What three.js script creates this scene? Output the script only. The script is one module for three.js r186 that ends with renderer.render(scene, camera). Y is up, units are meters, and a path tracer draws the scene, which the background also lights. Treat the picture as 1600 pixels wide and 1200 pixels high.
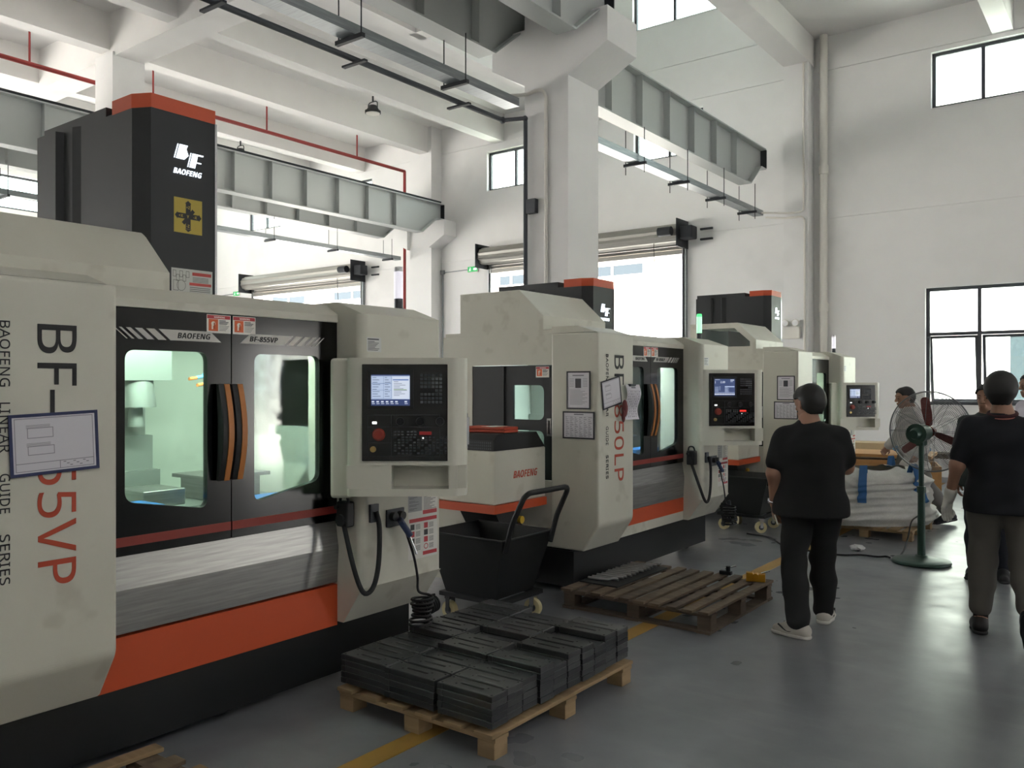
import * as THREE from 'three';
import { mergeGeometries } from 'three/addons/utils/BufferGeometryUtils.js';
import { RoundedBoxGeometry } from 'three/addons/geometries/RoundedBoxGeometry.js';
import { TextGeometry } from 'three/addons/geometries/TextGeometry.js';
import { FontLoader } from 'three/addons/loaders/FontLoader.js';
import { RectAreaLightUniformsLib } from 'three/addons/lights/RectAreaLightUniformsLib.js';

// ---------------------------------------------------------------- camera, sky, exposure
RectAreaLightUniformsLib.init();
const scene = new THREE.Scene();
const renderer = new THREE.WebGLRenderer({ antialias: true });
renderer.toneMapping = THREE.LinearToneMapping;
renderer.toneMappingExposure = 1.15;
renderer.shadowMap.enabled = true;
const FPX = 1316;                                              // focal length for a 1600 x 1200 frame
const camera = new THREE.PerspectiveCamera(2 * Math.atan(600 / FPX) * 180 / Math.PI, 4 / 3, 0.05, 300);
camera.position.set(0, 1.7, 0);
camera.rotation.y = Math.atan(990 / FPX);
scene.add(camera);
scene.background = new THREE.Color().setRGB(0.975, 1.0, 1.04);   // even, hazy white sky
scene.backgroundIntensity = 7;
const sun = new THREE.DirectionalLight(0xfffaf2, 42);                // high sun behind the hall: lights the yard and the building opposite
sun.position.set(-9, 34, 13); sun.target.position.set(-9 + 6, 0, -7); sun.name = 'sun';
sun.castShadow = true; sun.shadow.mapSize.set(4096, 4096);
Object.assign(sun.shadow.camera, { left: -70, right: 70, top: 70, bottom: -70, near: 1, far: 160 });
scene.add(sun, sun.target);

// ---------------------------------------------------------------- helpers
let seedState = 12345;
const rnd = () => { seedState = (seedState + 0x6d2b79f5) | 0; let t = Math.imul(seedState ^ (seedState >>> 15), 1 | seedState); t = (t + Math.imul(t ^ (t >>> 7), 61 | t)) ^ t; return ((t ^ (t >>> 14)) >>> 0) / 4294967296; };
const rr = (a, b) => a + (b - a) * rnd();
const V = (x, y, z) => new THREE.Vector3(x, y, z);
const lerp = (a, b, t) => a + (b - a) * t;
const clamp = (v, a, b) => Math.min(b, Math.max(a, v));
const sstep = (a, b, v) => { const t = clamp((v - a) / (b - a), 0, 1); return t * t * (3 - 2 * t); };

const bx = (x0, x1, y0, y1, z0, z1) => new THREE.BoxGeometry(Math.abs(x1 - x0), Math.abs(y1 - y0), Math.abs(z1 - z0)).translate((x0 + x1) / 2, (y0 + y1) / 2, (z0 + z1) / 2);
const rbx = (x0, x1, y0, y1, z0, z1, r = 0.01, n = 2) => new RoundedBoxGeometry(Math.abs(x1 - x0), Math.abs(y1 - y0), Math.abs(z1 - z0), n, r).translate((x0 + x1) / 2, (y0 + y1) / 2, (z0 + z1) / 2);
function cyl(r0, r1, h, x, y, z, axis = 'y', seg = 16) {         // r0 at the positive end
  const g = new THREE.CylinderGeometry(r0, r1, h, seg);
  if (axis === 'x') g.rotateZ(-Math.PI / 2); else if (axis === 'z') g.rotateX(Math.PI / 2);
  return g.translate(x, y, z);
}
const tube = (pts, r, n = 24, rad = 8, closed = false, tension = 0.5) => new THREE.TubeGeometry(new THREE.CatmullRomCurve3(pts.map((p) => (p.isVector3 ? p : V(...p))), closed, 'catmullrom', tension), n, r, rad, closed);
function rod(a, b, r, seg = 8) {
  const A = a.isVector3 ? a : V(...a), B = b.isVector3 ? b : V(...b), d = B.clone().sub(A);
  const g = new THREE.CylinderGeometry(r, r, d.length(), seg);
  g.applyQuaternion(new THREE.Quaternion().setFromUnitVectors(V(0, 1, 0), d.normalize()));
  return g.translate((A.x + B.x) / 2, (A.y + B.y) / 2, (A.z + B.z) / 2);
}
function shapeOf(pts, holes = []) {
  const s = pts instanceof THREE.Shape ? pts : new THREE.Shape(pts.map((p) => new THREE.Vector2(p[0], p[1])));
  for (const h of holes) s.holes.push(h instanceof THREE.Path ? h : new THREE.Path(h.map((p) => new THREE.Vector2(p[0], p[1]))));
  return s;
}
function roundPath(pts, r, Cls = THREE.Shape) {                  // polygon with rounded corners
  const p = new Cls(), n = pts.length, P = pts.map((q) => new THREE.Vector2(q[0], q[1]));
  for (let i = 0; i < n; i++) {
    const a = P[(i + n - 1) % n], b = P[i], c = P[(i + 1) % n], rad = Array.isArray(r) ? r[i] : r;
    const u = a.clone().sub(b), v = c.clone().sub(b), k = Math.min(rad, u.length() / 2.01, v.length() / 2.01);
    const s = b.clone().add(u.normalize().multiplyScalar(k)), e = b.clone().add(v.normalize().multiplyScalar(k));
    if (i) p.lineTo(s.x, s.y); else p.moveTo(s.x, s.y);
    if (k > 1e-4) p.quadraticCurveTo(b.x, b.y, e.x, e.y);
  }
  p.closePath();
  return p;
}
function ext(shape, depth, bevel = 0, seg = 6) {
  return new THREE.ExtrudeGeometry(shape, bevel ? { depth: depth - 2 * bevel, bevelEnabled: true, bevelThickness: bevel, bevelSize: bevel, bevelOffset: -bevel, bevelSegments: 2, curveSegments: seg } : { depth, bevelEnabled: false, curveSegments: seg }).translate(0, 0, bevel);
}
const exXY = (pts, z0, z1, holes, bevel = 0, seg = 6) => ext(shapeOf(pts, holes), z1 - z0, bevel, seg).translate(0, 0, z0);
const exZY = (pts, x0, x1, holes, bevel = 0, seg = 6) => ext(shapeOf(pts, holes), x1 - x0, bevel, seg).rotateY(-Math.PI / 2).translate(x1, 0, 0);   // pts are [z, y]
const exXZ = (pts, y0, y1, holes = [], bevel = 0, seg = 6) => ext(shapeOf(pts instanceof THREE.Shape ? pts : pts.map((p) => [p[0], -p[1]]), holes.map((h) => h.map((p) => [p[0], -p[1]]))), y1 - y0, bevel, seg).rotateX(-Math.PI / 2).translate(0, y0, 0);   // pts are [x, z]
const rect = (x0, x1, y0, y1) => [[x0, y0], [x1, y0], [x1, y1], [x0, y1]];

function boxUV(g) {                                              // uv in metres, by the main direction of each face
  const p = g.attributes.position, uv = new Float32Array(p.count * 2), a = V(0, 0, 0), b = V(0, 0, 0), c = V(0, 0, 0);
  for (let i = 0; i < p.count; i += 3) {
    a.fromBufferAttribute(p, i); b.fromBufferAttribute(p, i + 1).sub(a); c.fromBufferAttribute(p, i + 2).sub(a); b.cross(c);
    const x = Math.abs(b.x), y = Math.abs(b.y), z = Math.abs(b.z);
    for (let k = 0; k < 3; k++) {
      const X = p.getX(i + k), Y = p.getY(i + k), Z = p.getZ(i + k);
      uv[2 * (i + k)] = x > y && x > z ? Z : X; uv[2 * (i + k) + 1] = y >= x && y >= z ? Z : Y;
    }
  }
  g.setAttribute('uv', new THREE.BufferAttribute(uv, 2));
  return g;
}
function fuse(geos, keepUV = false) {
  const list = (Array.isArray(geos) ? geos : [geos]).map((g) => {
    const q = g.index ? g.toNonIndexed() : g.clone();
    for (const k of Object.keys(q.attributes)) if (!['position', 'normal', 'uv'].includes(k)) q.deleteAttribute(k);
    return q;
  });
  const m = list.length > 1 ? mergeGeometries(list, false) : list[0];
  return keepUV ? m : boxUV(m);
}
const used = {};
const numbered = (name) => { used[name] = (used[name] ?? -1) + 1; return used[name] ? `${name}_${String(used[name]).padStart(3, '0')}` : name; };
function mesh(name, geos, mat, parent, keepUV = false) {          // a part (or a sub-part) under parent
  const m = new THREE.Mesh(fuse(geos, keepUV), mat);
  m.name = name; parent.add(m);
  return m;
}
function raw(name, geometry, mat, parent) { const m = new THREE.Mesh(geometry, mat); m.name = name; parent.add(m); return m; }   // shares a geometry
function tag(o, label, category, group) { o.userData.label = label; o.userData.category = category; if (group) o.userData.group = group; return o; }
function thing(name, label, category, [x, y, z] = [0, 0, 0], turn = 0, group) {
  const o = new THREE.Group(); o.name = numbered(name); scene.add(o);
  o.position.set(x, y, z); o.rotation.y = turn;
  return tag(o, label, category, group);
}
function single(name, geos, mat, label, category, pos, turn = 0, group, keepUV) {   // a thing that is one mesh
  const m = mesh(numbered(name), geos, mat, scene, keepUV);
  if (pos) m.position.set(...pos);
  m.rotation.y = turn;
  return tag(m, label, category, group);
}
function struct(name, geos, mat, label) { const m = mesh(name, geos, mat, scene); m.userData.kind = 'structure'; if (label) m.userData.label = label; return m; }

// ---------------------------------------------------------------- procedural textures
function hash2(x, y, s) { let h = Math.imul(x, 374761393) ^ Math.imul(y, 668265263) ^ Math.imul(s, 2147483647 ^ 974634); h = Math.imul(h ^ (h >>> 13), 1274126177); return ((h ^ (h >>> 16)) >>> 0) / 4294967296; }
function vnoise(x, y, per, s, perY = per) {
  const xi = Math.floor(x), yi = Math.floor(y), fx = x - xi, fy = y - yi, u = fx * fx * (3 - 2 * fx), v = fy * fy * (3 - 2 * fy);
  const m = (a, n) => ((a % n) + n) % n, X0 = m(xi, per), X1 = m(xi + 1, per), Y0 = m(yi, perY), Y1 = m(yi + 1, perY);
  return lerp(lerp(hash2(X0, Y0, s), hash2(X1, Y0, s), u), lerp(hash2(X0, Y1, s), hash2(X1, Y1, s), u), v);
}
function fbm(u, v, base, oct, s, stretch = 1) {                   // u, v in 0..1, tiles
  let a = 0, w = 0.5, t = 0, f = base;
  for (let i = 0; i < oct; i++) { a += w * vnoise(u * f, v * f * stretch, f, s + i * 17, Math.round(f * stretch)); t += w; w *= 0.5; f *= 2; }
  return a / t;
}
function tex(size, fn, tile, srgb = true) {                       // fn(u, v) -> grey or [r, g, b] in 0..1
  const d = new Uint8Array(size * size * 4);
  for (let j = 0; j < size; j++) for (let i = 0; i < size; i++) {
    const c = fn(i / size, j / size), k = 4 * (j * size + i);
    for (let q = 0; q < 3; q++) d[k + q] = clamp(Math.round(255 * (Array.isArray(c) ? c[q] : c)), 0, 255);
    d[k + 3] = 255;
  }
  const t = new THREE.DataTexture(d, size, size);
  t.wrapS = t.wrapT = THREE.RepeatWrapping; t.magFilter = THREE.LinearFilter; t.minFilter = THREE.LinearMipmapLinearFilter; t.generateMipmaps = true;
  if (srgb) t.colorSpace = THREE.SRGBColorSpace;
  t.repeat.set(1 / tile, 1 / tile); t.needsUpdate = true;
  return t;
}
function canvasTex(w, h, draw) {
  const c = document.createElement('canvas'); c.width = w; c.height = h;
  draw(c.getContext('2d'), w, h);
  const t = new THREE.CanvasTexture(c); t.colorSpace = THREE.SRGBColorSpace; t.anisotropy = 8;
  return t;
}
const std = (color, roughness = 0.6, metalness = 0, more = {}) => new THREE.MeshStandardMaterial({ color, roughness, metalness, ...more });
const mix3 = (a, b, t) => a.map((v, i) => lerp(v, b[i], t));

const plasterTex = tex(512, (u, v) => { const n = fbm(u, v, 4, 5, 3), m = fbm(u, v, 24, 3, 9), s = sstep(0.62, 0.8, fbm(u, v, 5, 4, 21)); return mix3([0.95, 0.945, 0.94], [0.87, 0.865, 0.858], clamp(0.25 * n + 0.2 * m + 0.35 * s, 0, 1)); }, 6);
const plasterBump = tex(256, (u, v) => 0.6 * fbm(u, v, 6, 4, 5) + 0.4 * fbm(u, v, 40, 2, 6), 1.6, false);
const floorTex = tex(1024, (u, v) => {
  const n = fbm(u, v, 3, 5, 31), m = fbm(u, v, 30, 3, 37), st = sstep(0.56, 0.74, fbm(u, v, 7, 5, 41)), sc = sstep(0.66, 0.78, fbm(u, v, 10, 3, 43, 5));
  let c = mix3([0.45, 0.46, 0.47], [0.56, 0.57, 0.58], n); c = mix3(c, [0.3, 0.3, 0.3], 0.14 * st); c = mix3(c, [0.58, 0.58, 0.57], 0.2 * sc);
  return c.map((q) => q * (0.94 + 0.12 * m));
}, 5);
const floorRough = tex(512, (u, v) => 0.17 + 0.26 * fbm(u, v, 5, 5, 53) + 0.1 * fbm(u, v, 32, 2, 57), 4, false);
const floorBump = tex(256, (u, v) => fbm(u, v, 8, 4, 61), 1.1, false);
const woodTex = (a, b, s) => tex(256, (u, v) => { const g = fbm(u, v, 2, 5, s, 14), k = sstep(0.55, 0.75, fbm(u, v, 4, 3, s + 5)); return mix3(mix3(a, b, g), b.map((q) => q * 0.7), 0.35 * k); }, 0.7);
const scuffTex = tex(512, (u, v) => { const n = fbm(u, v, 6, 5, 71), s = sstep(0.68, 0.82, fbm(u, v, 9, 4, 77)); return mix3([1, 1, 1], [0.86, 0.85, 0.83], clamp(0.35 * n + 0.4 * s, 0, 1)); }, 1.7);
const brushedTex = tex(256, (u, v) => 0.78 + 0.2 * fbm(u, v, 3, 4, 83, 20), 0.5);
const streakTex = tex(512, (u, v) => { const n = fbm(u, v, 22, 4, 91), m = fbm(u, v, 3, 4, 97); return clamp(0.2 + 0.5 * n * m * 2.2, 0, 1); }, 0.8, false);
const clothTex = tex(256, (u, v) => { const n = fbm(u, v, 5, 4, 101), m = fbm(u, v, 60, 1, 103); return 0.86 + 0.1 * n + 0.05 * m; }, 0.5);

const M = {
  wall: std(0xffffff, 0.92, 0, { map: plasterTex, bumpMap: plasterBump, bumpScale: 0.002 }),
  ceiling: std(0xfcfbfa, 0.95, 0, { map: plasterTex }),
  floor: std(0xf6f6f8, 1, 0, { map: floorTex, roughnessMap: floorRough, bumpMap: floorBump, bumpScale: 0.0012 }),
  yellowLine: std(0xa8823c, 0.6, 0, { map: scuffTex }),
  cream: std(0xd3d1c4, 0.45, 0, { map: scuffTex }),
  creamPlain: std(0xd3d1c4, 0.42),
  black: std(0x15171a, 0.5),
  blackGloss: std(0x07080a, 0.16),
  tower: std(0x1d2023, 0.5, 0),
  orange: std(0xc8502a, 0.45),
  redStripe: std(0x8c332b, 0.5),
  steel: std(0xb8b8b6, 0.36, 0.85, { map: brushedTex }),
  galv: std(0xaeb4b6, 0.42, 0.8, { map: brushedTex }),
  girder: std(0xb9bdbb, 0.5, 0.1),
  darkRail: std(0x33363a, 0.6, 0.5),
  chrome: std(0xd8dade, 0.15, 1),
  rubber: std(0x16171a, 0.7),
  frame: std(0x4a4d52, 0.5, 0.3),
  pvc: std(0xe8e4dc, 0.5),
  redPipe: std(0x8e2622, 0.5),
  glass: new THREE.MeshPhysicalMaterial({ color: 0xf2fbf8, roughness: 0.03, transmission: 1, thickness: 0 }),
  wetGlass: new THREE.MeshPhysicalMaterial({ color: 0xe6f2ec, roughness: 0.2, roughnessMap: streakTex, transmission: 1, thickness: 0 }),
  shutter: std(0x97958f, 0.45, 0.5),
  wood: std(0xffffff, 0.8, 0, { map: woodTex([0.7, 0.6, 0.46], [0.55, 0.46, 0.34], 111) }),
  woodGrey: std(0xffffff, 0.85, 0, { map: woodTex([0.5, 0.43, 0.35], [0.34, 0.29, 0.24], 121) }),
  woodDark: std(0xffffff, 0.85, 0, { map: woodTex([0.42, 0.36, 0.3], [0.27, 0.23, 0.19], 131) }),
};
const font = await new FontLoader().loadAsync('fonts/droid/droid_sans_regular.typeface.json');
const fontBold = await new FontLoader().loadAsync('fonts/droid/droid_sans_bold.typeface.json');
function textGeo(str, w, h, depth, f = font, slant = 0) {         // text fitted into w x h with its lower left at the origin
  const g = new TextGeometry(str, { font: f, size: 1, depth: 1, curveSegments: 4, bevelEnabled: false });
  g.computeBoundingBox();
  const b = g.boundingBox;
  g.translate(-b.min.x, -b.min.y, 0).scale(w / (b.max.x - b.min.x), h / (b.max.y - b.min.y), depth);
  if (slant) g.applyMatrix4(new THREE.Matrix4().set(1, slant, 0, 0, 0, 1, 0, 0, 0, 0, 1, 0, 0, 0, 0, 1));
  return g;
}
// ---------------------------------------------------------------- the hall
const WX0 = -26, WX1 = 7, WZ0 = -17, WZ1 = 5, CEIL = 8.55, TOP = 13, VX0 = -10.4, VX1 = -5.75, VZ1 = -11.1;
const DOORS = [[-13.4, -8.1, 4.74], [-23.3, -18.25, 4.76]];
const HIGH = [[-3.15, 0.2, 6.76, 7.79], [-9.32, -7.63, 6.72, 7.7], [-13.6, -11.9, 6.68, 7.68], [-19.5, -17.85, 6.72, 7.66], [-23.7, -22, 6.72, 7.66]];
const BIG = [-3.25, 0.15, 1.32, 3.47];
const VOIDW = [-9.35, -6.2, 9.72, 11.6];
const outline = (x0, x1, y0, y1) => new THREE.Path([[x0, y0], [x0, y1], [x1, y1], [x1, y0]].map((p) => new THREE.Vector2(...p)));
const backHoles = () => [...HIGH.map((h) => outline(...h)), outline(...BIG), outline(...VOIDW)];
function backShape() {                                            // doors are notches in the outline
  const p = [[WX0 - 0.3, -0.02]];
  for (const [a, b, t] of [DOORS[1], DOORS[0]]) p.push([a, -0.02], [a, t], [b, t], [b, -0.02]);
  p.push([WX1 + 0.3, -0.02], [WX1 + 0.3, CEIL], [VX1, CEIL], [VX1, TOP], [VX0, TOP], [VX0, CEIL], [WX0 - 0.3, CEIL]);
  return p;
}
const grooves = [[-25.9, 6.9, 4.95, 4.962], [-25.9, 6.9, 7.87, 7.882], [-10.3, -5.8, 8.72, 8.732]].map((g) => outline(...g));
struct('wall_back', [exXY(backShape(), WZ0 - 0.3, WZ0 - 0.02, backHoles()), exXY(backShape(), WZ0 - 0.02, WZ0, [...backHoles(), ...grooves])], M.wall, 'off-white plastered rear wall with windows and roller doors');
// side walls and the wall behind the camera; daylight comes in through their openings
const leftHoles = [[-16, -12.8], [-12.2, -6.5], [-5.5, -1.5]].map(([a, b]) => outline(a, b, 6.72, 7.7));
struct('wall_left', exZY([[WZ0, -0.02], [-10.5, -0.02], [-10.5, 4.7], [-6.5, 4.7], [-6.5, -0.02], [-5, -0.02], [-5, 4.7], [0.5, 4.7], [0.5, -0.02], [WZ1, -0.02], [WZ1, CEIL], [WZ0, CEIL]], WX0 - 0.3, WX0, leftHoles), M.wall);
const rightHoles = [outline(-7, -3.5, 6.7, 7.8), outline(-2, 2, 6.7, 7.8)];
struct('wall_right', exZY([[WZ0, -0.02], [-12.2, -0.02], [-12.2, 2.6], [-10.4, 2.6], [-10.4, -0.02], [WZ1, -0.02], [WZ1, CEIL], [WZ0, CEIL]], WX1, WX1 + 0.3, rightHoles), M.wall);
struct('wall_front', exXY([[WX0 - 0.3, -0.02], [-25.5, -0.02], [-25.5, 4.7], [-20.5, 4.7], [-20.5, -0.02], [WX1 + 0.3, -0.02], [WX1 + 0.3, CEIL], [WX0 - 0.3, CEIL]], WZ1, WZ1 + 0.3), M.wall);
struct('floor', bx(WX0 - 0.3, WX1 + 0.3, -0.3, 0, WZ0 - 0.3, WZ1 + 0.3), M.floor);
const slabHole = [[VX0, WZ0 - 0.1], [VX1, WZ0 - 0.1], [VX1, VZ1], [VX0, VZ1]];
struct('ceiling', exXZ([[WX0 - 0.3, WZ0 - 0.3], [WX1 + 0.3, WZ0 - 0.3], [WX1 + 0.3, WZ1 + 0.3], [WX0 - 0.3, WZ1 + 0.3]], CEIL, CEIL + 0.25, [slabHole]), M.ceiling);
struct('wall_shaft', [bx(VX0 - 0.2, VX0, CEIL, TOP, WZ0, VZ1), bx(VX1, VX1 + 0.2, CEIL, TOP, WZ0, VZ1), bx(VX0 - 0.2, VX1 + 0.2, CEIL, TOP, VZ1, VZ1 + 0.2), bx(VX0 - 0.2, VX1 + 0.2, TOP, TOP + 0.2, WZ0 - 0.3, VZ1 + 0.2)], M.wall, 'walls of the tall hoisting opening above the ceiling');
// concrete beams under the ceiling, each a piece of the setting
let trimN = 0;
const trim = (geos, mat, label) => struct(`trim_${++trimN}`, geos, mat, label);
for (const x of [-23.2, -20.75, -18.3, -15.45, -13.2, -2.0, 1.8]) trim(bx(x - 0.16, x + 0.16, 7.87, CEIL, WZ0, WZ1), M.ceiling, 'white concrete ceiling beam running to the rear wall');
for (const x of [-10.4, -8.0]) trim(bx(x - 0.16, x + 0.16, 7.87, CEIL, x > -9 ? VZ1 : WZ0, WZ1), M.ceiling, 'white concrete ceiling beam by the hoisting opening');
trim(bx(-5.75, -5.25, 8.0, CEIL, WZ0, WZ1), M.ceiling, 'wide white concrete beam over the row of columns');
trim(bx(VX0, VX1, 7.87, CEIL, VZ1, VZ1 + 0.3), M.ceiling, 'white beam along the edge of the hoisting opening');
for (const z of [-8.25, 0.6]) trim(bx(WX0, WX1, 7.74, CEIL, z - 0.28, z + 0.28), M.ceiling, 'deep white main beam across the column line');
// columns with corbels
const corbel = (x0, dir, z0, z1, r = 0.53) => exXY(dir > 0 ? [[x0, 5.32], [x0 + r, 5.6], [x0 + r, 6.0], [x0, 6.0]] : [[x0, 5.32], [x0, 6.0], [x0 - r, 6.0], [x0 - r, 5.6]], z0, z1);
trim([bx(-6.03, -5.4, 0, 7.8, -8.95, -8.27), corbel(-5.4, 1, -8.95, -8.27), corbel(-6.03, -1, -8.95, -8.27, 0.5)], M.wall, 'large white column with corbels on both sides');
trim([bx(-15.75, -15.12, 0, 7.8, -8.55, -7.93), corbel(-15.12, 1, -8.55, -7.93), corbel(-15.75, -1, -8.55, -7.93)], M.wall, 'white column far left under the ceiling beams');
trim([bx(-15.96, -15.17, 0, CEIL, WZ0, -16.6), corbel(-15.17, 1, WZ0, -16.5), corbel(-15.96, -1, WZ0, -16.5)], M.wall, 'white pilaster with corbels on the rear wall');
trim(bx(-5.75, -5.27, 0, CEIL, WZ0, -16.62), M.wall, 'plain white pilaster between roller door and window');

// windows: frame, mullions and panes, sashes hung open in the low one
let windowN = 0;
const windowMat = M.frame, wf = 0.06;
function windowAt([x0, x1, y0, y1], mull, transom, open, zw = WZ0) {
  const w = new THREE.Group(); w.name = `window_${++windowN}`; w.userData.kind = 'structure'; scene.add(w);
  const z0 = zw - 0.17, z1 = zw - 0.1, f = [bx(x0, x1, y0, y0 + wf, z0, z1), bx(x0, x1, y1 - wf, y1, z0, z1), bx(x0, x0 + wf, y0 + wf, y1 - wf, z0, z1), bx(x1 - wf, x1, y0 + wf, y1 - wf, z0, z1)];
  for (const m of mull) f.push(bx(m - wf / 2, m + wf / 2, y0 + wf, y1 - wf, z0, z1));
  const xs = [x0, ...mull, x1], ys = transom ? [y0, transom, y1] : [y0, y1];
  if (transom) for (let i = 0; i + 1 < xs.length; i++) f.push(bx(xs[i] + wf / 2, xs[i + 1] - wf / 2, transom - wf / 2, transom + wf / 2, z0, z1));
  mesh('window_frame', f, windowMat, w);
  for (let i = 0; i + 1 < xs.length; i++) for (let j = 0; j + 1 < ys.length; j++) {
    const a = xs[i] + 0.035, b = xs[i + 1] - 0.035, c = ys[j] + 0.035, d = ys[j + 1] - 0.035;
    if (open && j === 0 && transom) {
      const s = new THREE.Group(); s.name = 'window_sash'; w.add(s); s.position.set(0, d, z0); s.rotation.x = 0.16;
      const h = d - c, e = 0.05;
      mesh('sash_frame', [bx(a, b, -h, -h + e, -0.04, 0), bx(a, b, -e, 0, -0.04, 0), bx(a, a + e, -h + e, -e, -0.04, 0), bx(b - e, b, -h + e, -e, -0.04, 0)], windowMat, s);
      mesh('pane', bx(a + e, b - e, -h + e, -e, -0.024, -0.018), M.glass, s);
    } else mesh('pane', bx(a, b, c, d, (z0 + z1) / 2 - 0.003, (z0 + z1) / 2 + 0.003), M.glass, w);
  }
  mesh('window_sill', bx(x0, x1, y0 - 0.02, y0, zw - 0.3, zw + 0.015), M.wall, w);
}
windowAt(BIG, [-2.38, -1.5, -0.65], 2.62, true);
windowAt(HIGH[0], [-2.32, -1.5, -0.65]);
for (const h of HIGH.slice(1)) windowAt(h, [(h[0] + h[1]) / 2]);
windowAt(VOIDW, [-8.35, -7.3]);
for (const [a, b] of [[-16, -12.8], [-12.2, -6.5], [-5.5, -1.5]]) {
  const w = new THREE.Group(); w.name = `window_${++windowN}`; w.userData.kind = 'structure'; scene.add(w);
  const f = [], n = 3, x0 = WX0 - 0.17, x1 = WX0 - 0.1;
  f.push(bx(x0, x1, 6.72, 6.78, a, b), bx(x0, x1, 7.64, 7.7, a, b));
  for (let i = 0; i <= n; i++) { const z = lerp(a + 0.03, b - 0.03, i / n); f.push(bx(x0, x1, 6.78, 7.64, z - 0.03, z + 0.03)); if (i) mesh('pane', bx(x0 + 0.03, x0 + 0.036, 6.78, 7.64, lerp(a, b, (i - 1) / n) + 0.05, lerp(a, b, i / n) - 0.05), M.glass, w); }
  mesh('window_frame', f, windowMat, w);
}
// roller shutters rolled up above the two open doorways
function rollerDoor(n, [x0, x1, top], label) {
  const d = new THREE.Group(); d.name = `door_${n}`; d.userData.kind = 'structure'; d.userData.label = label; scene.add(d);
  const z = WZ0 + 0.3, y = top + 0.2, r = 0.2, seg = 22, prof = [];
  for (let i = 0; i < seg; i++) { const a = i / seg * Math.PI * 2, q = r + (i % 2 ? 0.022 : 0); prof.push([z + q * Math.cos(a), y + q * Math.sin(a)]); }
  mesh('shutter_roll', exZY(prof, x0 - 0.1, x1 + 0.1), M.shutter, d);
  for (let k = 0; k < 3; k++) mesh('shutter_slat', exZY([[WZ0 + 0.06, top + 0.13 - k * 0.075], [WZ0 + 0.085, top + 0.1 - k * 0.075], [WZ0 + 0.06, top + 0.06 - k * 0.075], [WZ0 + 0.05, top + 0.06 - k * 0.075], [WZ0 + 0.05, top + 0.13 - k * 0.075]], x0 - 0.06, x1 + 0.06), M.shutter, d);
  mesh('bottom_rail', bx(x0 - 0.05, x1 + 0.05, top - 0.2, top - 0.1, WZ0 + 0.03, WZ0 + 0.09), M.shutter, d);
  for (const x of [x0 - 0.08, x1 + 0.02]) mesh('guide_rail', [bx(x, x + 0.09, 0, top + 0.2, WZ0, WZ0 + 0.03), bx(x, x + 0.02, 0, top + 0.2, WZ0 + 0.03, WZ0 + 0.1), bx(x + 0.07, x + 0.09, 0, top + 0.2, WZ0 + 0.03, WZ0 + 0.1)], M.galv, d);
  for (const x of [x0 - 0.14, x1 + 0.1]) mesh('end_bracket', [bx(x, x + 0.025, y - 0.3, y + 0.3, WZ0, z + 0.26)], M.darkRail, d);
  mesh('motor', [rbx(x1 + 0.13, x1 + 0.42, y - 0.14, y + 0.14, z - 0.12, z + 0.16, 0.03), cyl(0.1, 0.1, 0.3, x1 - 0.12, y + 0.02, z + 0.33, 'x', 14), bx(x1 + 0.42, x1 + 0.7, y + 0.08, y + 0.12, WZ0, WZ0 + 0.05), bx(x1 + 0.42, x1 + 0.7, y - 0.14, y - 0.1, WZ0, WZ0 + 0.05)], M.darkRail, d);
  mesh('pull_chain', [rod([x1 - 0.4, y - 0.2, z + 0.3], [x1 - 0.4, 2.6, z + 0.2], 0.008, 5)], M.darkRail, d);
}
rollerDoor(1, DOORS[0], 'rolled-up metal shutter over the doorway behind the column');
rollerDoor(2, DOORS[1], 'rolled-up metal shutter over the far left doorway');

// crane runway girders on the corbels
function girder(x, z0, z1, taper0, taper1, label, rail) {          // from z0 (near) to z1 (far, smaller)
  const yb = 5.6, yt = 6.4, ye = 6.03, t = 0.55, hw = 0.13;
  const g = thing('crane_girder', label, 'girder', [x, 0, 0]);
  const prof = [[z0, taper0 ? ye : yb]];
  if (taper0) prof.push([z0 - 0.25, ye], [z0 - 0.25 - t, yb]);
  if (taper1) prof.push([z1 + 0.25 + t, yb], [z1 + 0.25, ye], [z1, ye]); else prof.push([z1, yb]);
  const low = prof.slice();
  mesh('web', exZY([...low, [z1, yt], [z0, yt]], -0.008, 0.008), M.girder, g);
  const band = [...low.map((p) => [p[0], p[1]]), ...low.slice().reverse().map((p) => [p[0], p[1] - 0.022])];
  mesh('bottom_flange', exZY(band, -hw, hw), M.girder, g);
  mesh('top_flange', bx(-hw, hw, yt, yt + 0.022, z1, z0), M.girder, g);
  mesh('end_plate', bx(-hw, hw, taper1 ? ye : yb, yt, z1 - 0.02, z1), M.darkRail, g);
  mesh('end_plate', bx(-hw, hw, taper0 ? ye : yb, yt, z0, z0 + 0.02), M.darkRail, g);
  for (let z = z0 - 0.95; z > z1 + 0.9; z -= 0.92) for (const s of [-1, 1]) mesh('stiffener', bx(s > 0 ? 0.008 : -hw + 0.01, s > 0 ? hw - 0.01 : -0.008, yb, yt, z - 0.006, z + 0.006), M.girder, g);
  if (rail) mesh('crane_rail', [bx(-0.035, 0.035, yt + 0.022, yt + 0.1, z1, z0)], M.darkRail, g);
}
girder(-5.1, 4.5, -8.58, false, true, 'grey crane girder ending on the near side of the big column, overhead', false);
girder(-6.22, 4.5, -8.58, false, true, 'grey crane girder overhead ending left of the big column', false);
girder(-6.22, -8.62, -16.6, true, true, 'grey crane girder from the big column to the rear wall', false);
girder(-14.85, 4.5, -16.6, false, true, 'grey crane girder with dark rail in front of the far left bay', true);
girder(-16.25, 4.5, -16.6, false, true, 'grey crane girder behind the railed one in the left bay', false);

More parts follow.
